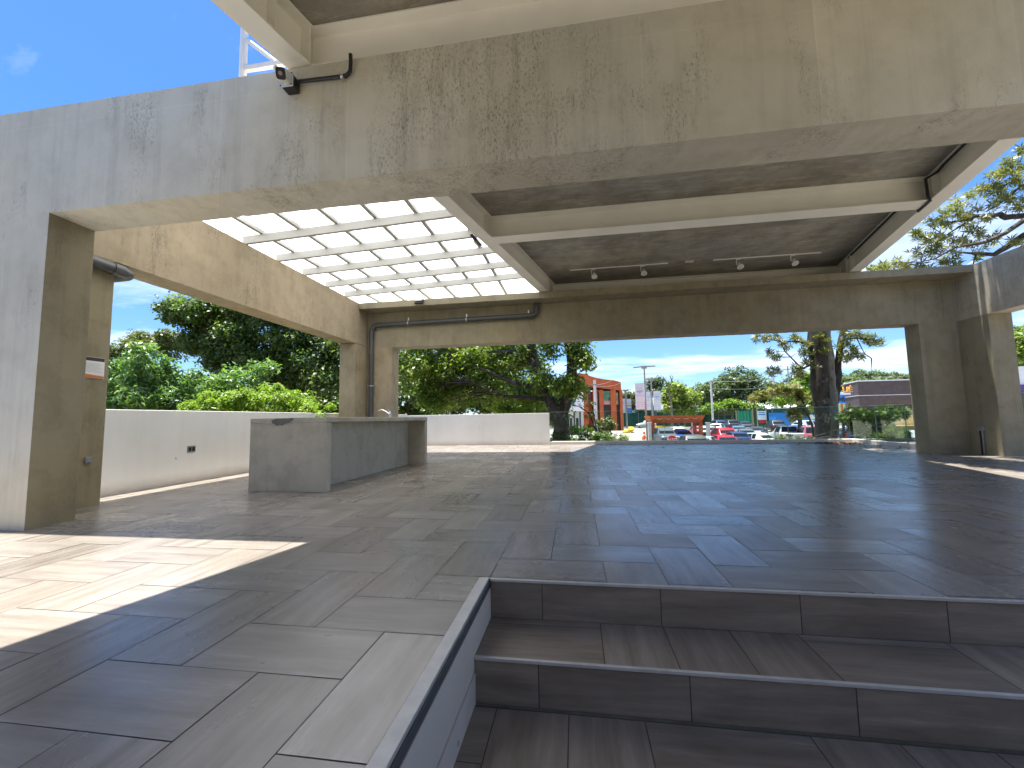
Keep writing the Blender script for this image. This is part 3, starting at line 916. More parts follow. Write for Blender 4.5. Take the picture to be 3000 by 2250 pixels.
m = MB(); m.tube([(-3.57, 7.6, 1.08), (-3.575, 7.6, 1.10), (-3.60, 7.6, 1.15)], [0.02, 0.013, 0.009], 12); m.build('handle', M['chrome'], fa, True)

for lab, x, y in (('round metal floor drain in front of the counter', -2.41, 6.55), ('round metal floor drain in the shiny right half of the floor', 4.65, 6.67)):
    d = thing('floor_drain', lab, 'floor drain', (x, y, 0), 'floor drains in the tiles')
    m = MB(); m.tube([(x, y, 0.0005), (x, y, 0.004)], 0.085, 24); m.build('drain_plate', M['zinc'], d)
    m = MB(); m.tube([(x, y, 0.0042), (x, y, 0.0055)], 0.055, 20); m.build('strainer', M['grey_box'], d)


# ================================================================= PLANTS
def leaf_arrays(c, nrm, tang, L, Wd, rnd):
    n = len(c)
    b = np.cross(nrm, tang)
    b /= np.linalg.norm(b, axis=1, keepdims=True) + 1e-9
    L = L[:, None]; Wd = Wd[:, None]
    v = np.empty((n, 4, 3))
    v[:, 0] = c - tang * L * 0.5
    v[:, 1] = c + b * Wd * 0.5 - tang * L * 0.05 + nrm * Wd * 0.12
    v[:, 2] = c + tang * L * 0.5
    v[:, 3] = c - b * Wd * 0.5 - tang * L * 0.05 + nrm * Wd * 0.12
    return v.reshape(-1, 3), np.repeat(rnd, 4)


def unit(a):
    return a / (np.linalg.norm(a, axis=1, keepdims=True) + 1e-9)


def leaf_mesh(name, V, Rn):
    n = len(V) // 4
    me = bpy.data.meshes.new(name)
    me.vertices.add(len(V)); me.vertices.foreach_set('co', V.astype(np.float32).ravel())
    me.loops.add(n * 4); me.loops.foreach_set('vertex_index', np.arange(n * 4, dtype=np.int32))
    me.polygons.add(n)
    me.polygons.foreach_set('loop_start', np.arange(0, n * 4, 4, dtype=np.int32))
    try:
        me.polygons.foreach_set('loop_total', np.full(n, 4, dtype=np.int32))
    except Exception:
        pass
    a = me.attributes.new('rnd', 'FLOAT', 'POINT')
    a.data.foreach_set('value', Rn.astype(np.float32))
    me.update(calc_edges=True)
    me.validate()
    return me


def clump_leaves(cs, rc, per, L, Wd, rng, flat=0.75, tone=0.5):
    """leafy clumps: cs centres (k,3), rc radii (k)"""
    k = len(cs)
    tot = k * per
    ci = np.repeat(np.arange(k), per)
    d = unit(rng.normal(size=(tot, 3)))
    rr = rng.random(tot) ** 0.45
    p = cs[ci] + d * (rc[ci] * rr)[:, None] * np.array([1, 1, flat])
    nrm = unit(d * 0.7 + np.array([0, 0, 0.8]) + rng.normal(size=(tot, 3)) * 0.55)
    t = unit(np.cross(nrm, rng.normal(size=(tot, 3))))
    t = unit(t - np.array([0, 0, 0.35]))
    nrm = unit(nrm - t * np.sum(nrm * t, axis=1, keepdims=True))
    s = 0.7 + 0.6 * rng.random(tot)
    ctone = rng.random(k) * 0.5
    rnd = np.clip(ctone[ci] + rng.random(tot) * 0.5 + (tone - 0.5), 0, 1)
    return leaf_arrays(p, nrm, t, L * s, Wd * s, rnd)


def rosette_leaves(cs, per, L, Wd, rng, leaves=8, rc=0.25, tone=0.5):
    """whorls of narrow leaves at twig ends"""
    k = len(cs) * per
    ci = np.repeat(np.arange(len(cs)), per)
    p = cs[ci] + unit(rng.normal(size=(k, 3))) * (rc * rng.random(k) ** 0.5)[:, None]
    ax = unit(rng.normal(size=(k, 3)) * 0.7 + np.array([0, 0, 0.7]))
    e1 = unit(np.cross(ax, rng.normal(size=(k, 3)))); e2 = np.cross(ax, e1)
    out, rn = [], []
    ct = rng.random(len(cs)) * 0.5
    for i in range(leaves):
        a = 2 * math.pi * i / leaves + rng.random(k) * 0.5
        t = unit(e1 * np.cos(a)[:, None] + e2 * np.sin(a)[:, None] + ax * 0.25)
        s = 0.7 + 0.6 * rng.random(k)
        nrm = unit(ax - t * np.sum(ax * t, axis=1, keepdims=True))
        c = p + t * (L * s * 0.5)[:, None]
        v, r = leaf_arrays(c, nrm, t, L * s, Wd * s, np.clip(ct[ci] + rng.random(k) * 0.5 + tone - 0.5, 0, 1))
        out.append(v); rn.append(r)
    return np.concatenate(out), np.concatenate(rn)


def blob_points(blobs, rng, shell=0.6):
    cs = []
    for (c, r, n) in blobs:
        d = unit(rng.normal(size=(n, 3)))
        rr = shell + (1 - shell) * rng.random(n)
        rr[rng.random(n) < 0.3] *= 0.6
        cs.append(np.array(c) + d * rr[:, None] * np.array(r))
    return np.concatenate(cs)


def tree(name, label, cat, stems, blobs, rc, per, L, Wd, leaf, bark_='bark', group=None, style='leaf', tone=0.5, seed=1, twigs=60, shell=0.6, extra_pts=None, twig_r=0.03, rleaves=8, flat=0.75, canopy=None, grey=()):
    rng = np.random.default_rng(seed)
    base = Vector(stems[0][0][:3])
    root = thing(name, label, cat, base, group)
    cs = blob_points(blobs, rng, shell) if blobs else np.zeros((0, 3))
    if extra_pts is not None:
        cs = np.concatenate([cs, np.array(extra_pts)])
    m = MB()
    nodes = []
    for si, s in enumerate(stems):
        pts = []
        for a, b in zip(s[:-1], s[1:]):
            for k in range(3):
                t = k / 3
                q = [a[i] + (b[i] - a[i]) * t for i in range(4)]
                if k: q = [q[0] + rng.normal() * q[3] * 0.14, q[1] + rng.normal() * q[3] * 0.14, q[2], q[3]]
                pts.append(q)
        pts.append(list(s[-1]))
        if si in grey:
            m2 = MB()
            m2.tube([p[:3] for p in pts], [p[3] * (0.93 + 0.14 * rng.random()) for p in pts], 12)
            m2.build('stem', M['bark_grey'], root, True)
        else:
            m.tube([p[:3] for p in pts], [p[3] * (0.93 + 0.14 * rng.random()) for p in pts], 12)
        nodes += pts[2:]
    nd = np.array([q[:3] for q in nodes]); nr = np.array([q[3] for q in nodes])
    pick = rng.permutation(len(cs))[:twigs]
    for i in pick:
        c = cs[i]
        dd = np.linalg.norm(nd - c, axis=1) + np.maximum(nd[:, 2] - c[2], 0) * 1.5
        j = int(np.argmin(dd))
        a = nd[j]
        mid = (a + c) / 2 + rng.normal(size=3) * np.linalg.norm(c - a) * 0.10 + np.array([0, 0, 0.05]) * np.linalg.norm(c - a)
        r0 = min(nr[j] * 0.5, twig_r * (0.6 + 0.5 * np.linalg.norm(c - a)))
        m.tube([a, mid, c], [r0, r0 * 0.7, r0 * 0.25], 6, caps=False)
    m.build('trunk', M[bark_], root, True)
    rcs = rc * (0.7 + 0.6 * rng.random(len(cs)))
    if style == 'leaf':
        V, Rn = clump_leaves(cs, rcs, per, L, Wd, rng, flat, tone)
    else:
        V, Rn = rosette_leaves(cs, per, L, Wd, rng, rleaves, rc, tone)
    if canopy:  # extra leaf clumps out of view, added only to shade the floor
        cc_ = blob_points(canopy, rng, 0.2)
        V2, R2 = clump_leaves(cc_, np.full(len(cc_), 0.3), 40, 0.2, 0.06, rng, 0.7, tone)
        V, Rn = np.concatenate([V, V2]), np.concatenate([Rn, R2])
    link('crown', leaf_mesh('crown', V, Rn), M[leaf], root)
    return root


def P4(px, py, Y, r):
    v = at(px, py, Y)
    return (v.x, v.y, v.z, r)


def B(px, py, Y, r, n):
    v = at(px, py, Y)
    return ((v.x, v.y, v.z), r, n)


def G4(px, Y, r):
    v = on_ground(px, Y)
    return (v.x, v.y, v.z, r)


# --- left side, behind the long parapet
tree('shade_tree', 'big dark green shade tree behind the long parapet, seen under the left beam', 'tree',
     [[G4(760, 19, 0.45), P4(760, 1180, 19, 0.36), P4(745, 1060, 19, 0.28), P4(700, 930, 19, 0.18), P4(640, 860, 18.6, 0.08)],
      [P4(755, 1130, 19, 0.26), P4(820, 1010, 19.3, 0.2), P4(880, 930, 19.5, 0.12)],
      [P4(752, 1110, 19, 0.2), P4(900, 1060, 18.5, 0.15), P4(960, 1020, 18, 0.08)],
      [P4(748, 1080, 19, 0.18), P4(640, 1010, 19.4, 0.12), P4(560, 920, 19.4, 0.05)]],
     [B(545, 915, 19.2, (1.35, 1.3, 0.8), 34), B(640, 905, 19, (1.6, 1.6, 1.1), 46), B(760, 900, 19, (2.3, 2.2, 1.6), 70), B(880, 985, 19, (2.2, 2.0, 1.5), 64),
      B(960, 1075, 18.5, (1.4, 1.4, 1.5), 44), B(700, 1000, 18.4, (1.5, 1.0, 0.9), 40), B(800, 1060, 18.4, (1.5, 1.0, 0.8), 36), B(900, 1090, 19.5, (1.6, 1.2, 0.9), 36), B(580, 1000, 19.6, (1.1, 1.0, 0.7), 24), B(600, 960, 20, (1.2, 1.0, 0.6), 24), B(660, 1060, 19.2, (1.6, 1.3, 0.9), 34), B(850, 800, 19.5, (3.6, 3.2, 2.0), 80), B(860, 1130, 20.5, (1.9, 1.4, 0.8), 30)],
     0.62, 115, 0.20, 0.105, 'leaf_dark', seed=3, twigs=110, shell=0.5)
tree('shade_tree', 'hazy olive tree at far left beside the near column, behind the saplings', 'tree',
     [[G4(420, 25, 0.3), P4(415, 1080, 25, 0.2), P4(410, 1010, 25, 0.1)]],
     [B(390, 1020, 25, (2.0, 1.6, 1.1), 44), B(480, 1010, 25, (1.8, 1.6, 1.1), 40), B(330, 1060, 25, (1.6, 1.5, 1.2), 30), B(430, 1110, 25, (2.2, 1.6, 1.0), 34)],
     0.6, 80, 0.24, 0.13, 'leaf_olive', seed=4, twigs=40)
for i, (px, Yd, top, lab) in enumerate(((350, 9.6, 1050, 'leafy sapling with shiny leaves tight beside the left pier'), (405, 9.3, 1010, 'tallest leafy sapling with shiny leaves and a thin dark stem behind the parapet'), (470, 9.8, 1055, 'leafy sapling with shiny leaves just right of the tallest sapling'), (535, 10.2, 1085, 'short leafy sapling with shiny leaves beside the lime green shrub'))):
    g = on_ground(px, Yd); tp = at(px, top, Yd)
    h = tp.z - g.z
    bl = [((g.x + random.uniform(-.1, .1), Yd, tp.z - 0.12 - k * 0.27), (0.22 + 0.10 * min(k, 3), 0.4, 0.18), 5 + 2 * min(k, 3)) for k in range(6)]
    tree('sapling', lab, 'sapling', [[(g.x, Yd, g.z, 0.03), (g.x + 0.03, Yd, g.z + h * 0.6, 0.022), (tp.x, Yd, tp.z, 0.008)]],
         bl, 0.22, 34, 0.155, 0.055, 'leaf_pale', group='saplings behind the parapet', seed=20 + i, twigs=30, twig_r=0.008)
tree('silver_tree', 'small pale green tree rising behind the lime green shrub', 'tree',
     [[G4(680, 12.5, 0.08), P4(675, 1150, 12.5, 0.05), P4(690, 1090, 12.5, 0.02)]],
     [B(620, 1140, 12.5, (0.75, 0.7, 0.4), 26), B(700, 1120, 12.5, (0.8, 0.7, 0.45), 26), B(770, 1080, 12.6, (0.5, 0.5, 0.25), 12), B(580, 1120, 12.2, (0.4, 0.4, 0.3), 10), B(660, 1180, 12.2, (1.0, 0.7, 0.4), 26)],
     0.3, 48, 0.17, 0.065, 'leaf_pale', seed=31, twigs=40, twig_r=0.012, tone=0.6)
tree('lime_shrub', 'bright lime green feathery shrub spreading just behind the long parapet', 'shrub',
     [[G4(740, 9.4, 0.06), P4(740, 1215, 9.4, 0.04), P4(750, 1160, 9.4, 0.015)], [P4(740, 1230, 9.4, 0.03), P4(840, 1180, 9.3, 0.012)], [P4(740, 1230, 9.4, 0.03), P4(620, 1190, 9.3, 0.012)]],
     [B(560, 1198, 9.2, (0.45, 0.4, 0.16), 16), B(640, 1180, 9.2, (0.5, 0.5, 0.24), 28), B(720, 1172, 9.3, (0.5, 0.5, 0.25), 30), B(790, 1160, 9.3, (0.4, 0.5, 0.30), 30), B(860, 1175, 9.3, (0.45, 0.5, 0.26), 28), B(920, 1200, 9.3, (0.4, 0.4, 0.18), 18), B(745, 1215, 9.3, (1.4, 0.5, 0.2), 40)],
     0.17, 62, 0.105, 0.036, 'leaf_bright', seed=33, twigs=40, twig_r=0.008)
for i, (px, py, Yd, w, lab) in enumerate(((330, 1120, 32, 4.0, 'dark tree filling the gap between saplings at far left'), (900, 1150, 30, 4.0, 'dark tree low behind the lime green shrub'), (1010, 1130, 33, 4.5, 'dark tree behind the far left corner column'), (620, 1160, 33, 4.0, 'dark tree far behind the pale small tree'))):
    tree('woodland_tree', lab, 'tree', [[G4(px, Yd, 0.3), P4(px, py + 20, Yd, 0.2), P4(px, py - 30, Yd, 0.1)]],
         [B(px, py, Yd, (w * 0.75, 2.0, 1.6), 70), B(px + 30, py + 60, Yd, (w * 0.7, 2.0, 1.5), 50)], 0.85, 60, 0.34, 0.19, 'leaf_dark', group='dark trees deep in the wood', seed=40 + i, twigs=20)

# --- middle: the old tree behind the far parapet
YT = 17.6
tree('old_tree', 'old dark trunked tree forking behind the left end of the glass railing', 'tree',
     [[G4(1655, YT, 0.42), P4(1650, 1300, YT, 0.38), P4(1643, 1230, YT, 0.34), P4(1630, 1190, YT, 0.30)],
      [P4(1630, 1205, YT, 0.26), P4(1590, 1140, YT, 0.21), P4(1565, 1060, YT, 0.19), P4(1550, 960, YT, 0.19), P4(1540, 840, YT, 0.14)],
      [P4(1645, 1215, YT, 0.27), P4(1674, 1140, YT, 0.23), P4(1676, 1060, YT, 0.21), P4(1660, 960, YT, 0.2), P4(1650, 800, YT, 0.14)],
      [P4(1585, 1140, YT, 0.14), P4(1500, 1120, YT - 0.5, 0.09), P4(1400, 1075, YT - 0.8, 0.05), P4(1330, 1050, YT - 1, 0.02)],
      [P4(1562, 1070, YT, 0.12), P4(1500, 1030, YT - 0.4, 0.08), P4(1400, 1030, YT - 0.6, 0.04)],
      [P4(1600, 1170, YT, 0.1), P4(1480, 1160, YT - 0.6, 0.06), P4(1380, 1120, YT - 1, 0.03)]],
     [B(1225, 1075, YT, (1.5, 1.6, 1.3), 44), B(1320, 1050, YT, (1.5, 1.7, 1.1), 46), B(1420, 1060, YT + .4, (1.5, 1.7, 1.2), 46), B(1510, 1040, YT + .5, (1.3, 1.5, 1.1), 36),
      B(1270, 1160, YT + .6, (1.4, 1.4, 0.8), 30), B(1440, 1150, YT + .7, (1.6, 1.4, 0.8), 30), B(1700, 1030, YT, (0.35, 0.7, 0.7), 18), B(1672, 1125, YT - .3, (0.32, 0.5, 0.5), 12), B(1600, 1110, YT - .6, (0.5, 0.5, 0.6), 8), B(1650, 1130, YT - .6, (0.35, 0.3, 0.3), 6), B(1610, 1020, YT - .4, (0.4, 0.5, 0.4), 7),
      B(1560, 820, YT, (2.6, 2.2, 1.8), 60), B(1250, 900, YT, (2.2, 2.2, 1.6), 50), B(1340, 1110, YT + .8, (1.6, 1.2, 0.8), 30), B(1560, 1160, YT + 1, (0.9, 0.8, 0.6), 16)],
     0.5, 84, 0.185, 0.08, 'leaf_mid', seed=51, twigs=170, shell=0.45, twig_r=0.022,
     extra_pts=[tuple(at(px, py, YT - .3)) for px, py in ((1712, 1060), (1722, 1075), (1712, 1010), (1690, 1160))])
tree('hanging_branch_shrub', 'thin dark drooping branches with few leaves right of the old trunk', 'shrub',
     [[G4(1765, 17.0, 0.05), P4(1750, 1270, 17, 0.04), P4(1725, 1210, 17, 0.03), P4(1695, 1190, 17, 0.02), P4(1675, 1188, 17, 0.015)],
      [P4(1750, 1270, 17, 0.03), P4(1735, 1190, 17, 0.02), P4(1700, 1150, 17, 0.012)]],
     [B(1725, 1195, 17, (0.3, 0.4, 0.4), 6), B(1745, 1240, 17, (0.3, 0.3, 0.4), 6), B(1765, 1280, 17, (0.5, 0.4, 0.35), 10)],
     0.2, 16, 0.13, 0.05, 'leaf_olive', seed=53, twigs=26, twig_r=0.012)
for i, (px, py, Yd, w, h, lab) in enumerate(((1200, 1170, 27, 3.2, 1.6, 'dark tree standing left behind the old tree'), (1330, 1165, 28, 3.2, 1.8, 'dark tree standing behind the middle of the old crown'), (1470, 1165, 29, 3.4, 1.8, 'dark tree standing just left behind the old trunk'), (1590, 1180, 31, 2.6, 1.8, 'dark tree seen through the fork of the old trunk'), (1260, 1060, 32, 4.5, 3.0, 'tall dark tree behind the corner column and old crown'), (1460, 1050, 34, 4.5, 2.6, 'tall dark tree closing the view behind the old crown'))):
    tree('woodland_tree', lab, 'tree', [[G4(px, Yd, 0.3), P4(px, py + 20, Yd, 0.2), P4(px, py - 30, Yd, 0.1)]],
         [B(px, py, Yd, (w, 2.0, h), 80)], 0.8, 56, 0.32, 0.18, 'leaf_dark', group='dark trees deep in the wood', seed=60 + i, twigs=20)
tree('light_shrub', 'sunny light green shrub low behind the far white parapet', 'shrub', [[G4(1490, 19, 0.05), P4(1490, 1225, 19, 0.03), P4(1495, 1190, 19, 0.015)]],
     [B(1480, 1200, 19, (0.5, 0.4, 0.28), 18), B(1535, 1205, 19, (0.45, 0.4, 0.2), 14)], 0.22, 40, 0.15, 0.06, 'leaf_bright', seed=71, twigs=14, twig_r=0.01, tone=0.35)
for i, (px, py, Yd, r, lf, lab, tn) in enumerate(((1705, 1278, 16.6, 0.62, 'leaf_bright', 'round light green bush behind the glass at the foot of the old tree', 0.25), (1630, 1290, 17.2, 0.5, 'leaf_dark', 'dark bush at the left end of the glass railing', 0.5), (1760, 1292, 16.3, 0.45, 'leaf_dark', 'dark bush behind the glass between the light bush and the pale bush', 0.6), (1815, 1300, 16.2, 0.42, 'leaf_olive', 'greyish twiggy bush behind the glass in front of the pavement', 0.7), (1775, 1240, 20, 0.5, 'leaf_olive', 'twiggy bush in front of the orange building', 0.5))):
    tree('bush', lab, 'bush', [[G4(px, Yd, 0.05), P4(px, py + 30, Yd, 0.04), P4(px, py, Yd, 0.02)]],
         [B(px, py, Yd, (r, r * 0.8, r * 0.75), 34), B(px, py + 45, Yd, (r, r * 0.8, r), 24)], 0.16, 44, 0.10, 0.045, lf, seed=80 + i, twigs=20, twig_r=0.01, tone=tn, group='bushes behind the glass')

# --- the tall tree right of the middle
YR = 17.0
ros = [(2215, 985), (2240, 992), (2262, 985), (2285, 1000), (2300, 1010), (2330, 985), (2345, 1000), (2255, 1035), (2275, 1045), (2350, 1030), (2365, 1010), (2360, 1060), (2345, 1090), (2330, 1088), (2255, 1085), (2280, 1085), (2335, 1075), (2375, 1040),
       (2470, 975), (2492, 982), (2515, 975), (2535, 985), (2555, 990), (2572, 1000), (2540, 1000), (2475, 1000), (2500, 1020), (2490, 1040), (2510, 1035), (2468, 1050), (2460, 1020), (2400, 990), (2420, 1000), (2385, 1075), (2410, 1030)]
tr_ = tree('tall_tree', 'tall tree with three mottled stems rising behind the glass railing corner', 'tree',
     [[G4(2418, YR, 0.34), P4(2417, 1300, YR, 0.30), P4(2410, 1200, YR, 0.29), P4(2402, 1100, YR, 0.31), P4(2396, 1000, YR, 0.33), P4(2386, 860, YR, 0.28), P4(2365, 700, YR, 0.22)],
      [P4(2433, 1330, YR - .25, 0.2), P4(2440, 1250, YR - .25, 0.19), P4(2442, 1150, YR - .25, 0.14), P4(2434, 1090, YR - .25, 0.125), P4(2428, 1020, YR - .25, 0.12), P4(2418, 930, YR - .25, 0.14), P4(2405, 780, YR, 0.1)],
      [P4(2446, 1190, YR - .1, 0.10), P4(2453, 1120, YR - .1, 0.115), P4(2455, 1060, YR, 0.115), P4(2464, 1000, YR, 0.11), P4(2480, 930, YR, 0.11), P4(2530, 800, YR, 0.07)],
      [P4(2388, 1010, YR, 0.06), P4(2340, 1000, YR - .3, 0.04), P4(2280, 1000, YR - .5, 0.02), P4(2225, 985, YR - .5, 0.008)],
      [P4(2396, 1060, YR, 0.05), P4(2350, 1080, YR - .3, 0.03), P4(2300, 1030, YR - .4, 0.02), P4(2285, 1000, YR - .4, 0.01)],
      [P4(2460, 995, YR, 0.05), P4(2510, 990, YR - .3, 0.03), P4(2570, 998, YR - .5, 0.01)],
      [P4(2510, 990, YR - .3, 0.02), P4(2532, 1035, YR - .3, 0.012), P4(2553, 1050, YR - .3, 0.02), P4(2554, 1085, YR - .3, 0.004)]],
     [B(2400, 800, YR, (4.5, 4.0, 1.8), 60)],
     0.14, 5, 0.19, 0.04, 'leaf_rosette', seed=91, style='rosette', twigs=70, twig_r=0.014, grey=(1,), canopy=[((7.5, 12.9, 6.6), (0.95, 1.9, 0.5), 120)],  # canopy: unseen clump added above the roof to shade the floor by the kerb
     extra_pts=[tuple(at(px + dx, py + dy, YR - .4 + dd)) for px, py in ros for dx, dy, dd in ((0, 0, 0), (7, 8, 0.4))])
tree('leafy_branch_tree', 'small dark leaved tree left of the tall trunk, in front of the blue cabin', 'tree',
     [[G4(2385, 19, 0.05), P4(2380, 1250, 19, 0.04), P4(2350, 1170, 19, 0.028), P4(2315, 1140, 19, 0.012)], [P4(2350, 1170, 19, 0.02), P4(2290, 1140, 19, 0.006)]],
     [B(2320, 1145, 19, (0.6, 0.5, 0.3), 10), B(2275, 1148, 19, (0.35, 0.4, 0.24), 6), B(2345, 1165, 19, (0.3, 0.4, 0.2), 4), B(2225, 1160, 18.6, (0.32, 0.3, 0.28), 9), B(2330, 1215, 19, (0.28, 0.2, 0.25), 6), B(2355, 1205, 19, (0.25, 0.2, 0.2), 5)],
     0.2, 9, 0.17, 0.05, 'leaf_rosette', seed=93, style='rosette', twigs=40, twig_r=0.008, tone=0.6)
tree('bright_tree', 'bright yellow green tree between the tall trunk and the round tree', 'tree', [[G4(2340, 46, 0.25), P4(2340, 1180, 46, 0.15), P4(2340, 1140, 46, 0.08)]],
     [B(2360, 1135, 46, (1.6, 1.5, 1.5), 34), B(2310, 1160, 46, (1.8, 1.5, 1.1), 30), B(2375, 1180, 46, (1.3, 1.2, 0.9), 18)], 0.5, 60, 0.28, 0.16, 'leaf_bright', seed=95, twigs=20, tone=0.4)
tree('corner_shrub', 'dark leafy shrub growing behind the glass right of the tall trunk', 'shrub',
     [[G4(2475, 15.9, 0.06), P4(2470, 1270, 15.9, 0.05), P4(2475, 1210, 15.9, 0.035), P4(2490, 1180, 15.9, 0.015)], [P4(2470, 1270, 15.9, 0.04), P4(2560, 1240, 15.9, 0.03), P4(2620, 1215, 15.9, 0.012)], [P4(2475, 1215, 15.9, 0.02), P4(2540, 1195, 15.9, 0.012), P4(2570, 1190, 15.9, 0.005)]],
     [B(2510, 1220, 15.9, (0.5, 0.4, 0.3), 20), B(2560, 1225, 15.9, (0.6, 0.4, 0.32), 24), B(2615, 1215, 15.9, (0.4, 0.4, 0.24), 16), B(2540, 1262, 15.9, (0.8, 0.4, 0.2), 18), B(2600, 1275, 15.5, (0.6, 0.4, 0.15), 14), B(2640, 1205, 15.9, (0.16, 0.2, 0.1), 4)],
     0.15, 15, 0.13, 0.04, 'leaf_dark', seed=97, style='rosette', twigs=50, twig_r=0.01, tone=0.45)
hb = [(2270, 1285), (2300, 1280), (2330, 1288), (2360, 1284), (2290, 1292), (2680, 1290), (2645, 1287)]
tree('hedge_plant', 'low dark hedge of small leaves along the far kerb, left of the tall trunk', 'shrub', [[G4(2310, 15.8, 0.04), P4(2310, 1300, 15.8, 0.03), P4(2312, 1285, 15.8, 0.02)]],
     [B(px, py + 6, 15.8, (0.32, 0.3, 0.16), 10) for px, py in hb], 0.12, 40, 0.085, 0.03, 'leaf_olive', seed=99, twigs=30, twig_r=0.006, tone=0.4)

# --- branches over the right end of the roof, from a tree outside the frame
YU = 14.0
ros = [(2700, 782), (2650, 778), (2735, 735), (2692, 690), (2740, 715), (2780, 700), (2790, 600), (2840, 565), (2870, 545), (2905, 515), (2935, 505), (2960, 520), (2985, 490), (2850, 605), (2900, 595), (2950, 590), (2825, 640), (2760, 625), (2725, 650), (2680, 672), (2930, 565), (2975, 705), (2905, 690), (2855, 682), (2815, 702), (2560, 785), (2592, 778), (2625, 765), (2605, 790), (2765, 768), (2800, 765), (2880, 560), (2915, 540), (2800, 625), (2770, 650), (2750, 690), (2990, 580), (2975, 610), (2840, 660), (2710, 700), (2995, 545), (2950, 470), (2985, 440), (2720, 600), (2860, 720), (2680, 740), (2660, 800), (2885, 640), (2790, 735)]
tree('overhanging_tree', 'tree outside the right edge whose leafy branches hang over the pavilion roof', 'tree',
     [[(17.6, 12.2, -2.2, 0.4), (17.2, 12.4, 1.5, 0.33), (16.4, 12.8, 4.0, 0.26), P4(3140, 640, 13.6, 0.16)],
      [P4(3140, 640, 13.6, 0.14), P4(3000, 632, YU, 0.085), P4(2947, 637, YU, 0.08), P4(2930, 627, YU, 0.07), P4(2895, 636, YU, 0.06), P4(2861, 632, YU, 0.05), P4(2826, 645, YU, 0.035), P4(2775, 652, YU, 0.02), P4(2720, 640, YU, 0.008)],
      [P4(3140, 600, 13.6, 0.12), P4(3000, 645, YU - .4, 0.07), P4(2947, 682, YU - .4, 0.06), P4(2885, 710, YU - .4, 0.05), P4(2844, 717, YU - .4, 0.04), P4(2799, 724, YU - .4, 0.03), P4(2740, 758, YU - .4, 0.02), P4(2692, 768, YU - .4, 0.012), P4(2620, 770, YU - .4, 0.006)],
      [P4(3140, 620, 13.4, 0.13), P4(3000, 690, YU + .3, 0.10), P4(2912, 746, YU + .3, 0.07), P4(2847, 742, YU + .3, 0.035), P4(2802, 739, YU + .3, 0.012)],
      [P4(2861, 742, YU + .3, 0.03), P4(2852, 768, YU + .3, 0.015), P4(2850, 790, YU + .3, 0.008)],
      [P4(3140, 540, 13.6, 0.09), P4(2990, 545, YU, 0.04), P4(2945, 585, YU, 0.03), P4(2890, 620, YU, 0.015)],
      [P4(2950, 540, YU, 0.02), P4(2890, 555, YU, 0.016), P4(2850, 560, YU, 0.008)],
      [P4(2850, 640, YU, 0.03), P4(2770, 690, YU, 0.015), P4(2720, 660, YU, 0.008)]],
     [((18.5, 12.0, 7.0), (3.5, 3.0, 1.6), 40)],
     0.15, 5, 0.19, 0.042, 'leaf_rosette', seed=101, style='rosette', twigs=130, twig_r=0.012, tone=0.62, canopy=[((6.45, 8.5, 6.6), (0.5, 3.3, 0.4), 170), ((6.9, 8.6, 6.7), (0.5, 3.2, 0.4), 170), ((8.3, 9.4, 7.2), (0.7, 0.8, 0.4), 16)],  # canopy: unseen clumps added over the slab to narrow the right sun patch
     extra_pts=[tuple(at(px + dx, py + dy, YU + dd)) for px, py in ros for dx, dy, dd in ((0, 0, -0.2), (11, 9, 0.2))])

# --- trees beyond the car park
FT = [
    ('round_tree', 'big round topped tree behind the green hoarding', 2160, 98, [(2160, 1110, (5.0, 4, 2.6), 70), (2100, 1145, (4.6, 4, 2.4), 60), (2215, 1135, (4.5, 4, 2.6), 60), (2160, 1165, (7.5, 4, 2.6), 80), (2250, 1170, (3.0, 3, 1.8), 30)], 'leaf_far', 0.5),
    ('round_tree', 'dark tree left of the big round tree beyond the car park', 2060, 112, [(2055, 1155, (4.5, 4, 2.6), 50), (2020, 1170, (4.5, 4, 2.4), 50), (2080, 1180, (4, 4, 2.0), 40)], 'leaf_dark', 0.55),
    ('round_tree', 'leafy tree with yellowish top behind the banner poles', 1985, 78, [(1985, 1150, (2.2, 2, 1.9), 40), (1960, 1175, (2.2, 2, 1.7), 40), (2010, 1170, (2.2, 2, 1.9), 36), (1985, 1200, (3, 2, 1.2), 40)], 'leaf_mid', 0.65),
    ('round_tree', 'dark crown showing between the two tallest lamp posts', 1920, 95, [(1920, 1125, (2.0, 2, 1.5), 30), (1915, 1145, (2.2, 2, 1.0), 24)], 'leaf_far', 0.4),
    ('round_tree', 'tree behind the small double banner pole', 1850, 105, [(1845, 1165, (2.6, 2.5, 1.7), 34), (1875, 1195, (2.6, 2, 2.2), 34)], 'leaf_olive', 0.45),
    ('round_tree', 'low dark tree behind the second banner pole', 1945, 105, [(1925, 1215, (4.0, 2, 1.6), 40), (1985, 1225, (4.0, 2, 1.4), 34)], 'leaf_dark', 0.5),
    ('round_tree', 'dark tree peeping left of the tall trunk', 2290, 100, [(2290, 1150, (4, 3, 3.0), 40), (2330, 1120, (2.2, 2, 1.8), 20)], 'leaf_far', 0.35),
    ('round_tree', 'tree showing at the right edge beyond the right column', 2990, 62, [(2995, 1000, (2.0, 2, 1.9), 34), (2990, 1045, (2.2, 2, 2.0), 40), (3010, 1030, (2.6, 2, 2.4), 40)], 'leaf_mid', 0.5),
    ('palm_clump', 'yellow green palms at the foot of the big round tree', 2145, 90, [(2140, 1188, (2.2, 1.5, 1.2), 30), (2190, 1195, (2.6, 1.5, 0.9), 24), (2080, 1198, (2.6, 1.5, 0.9), 24)], 'leaf_bright', 0.2),
]
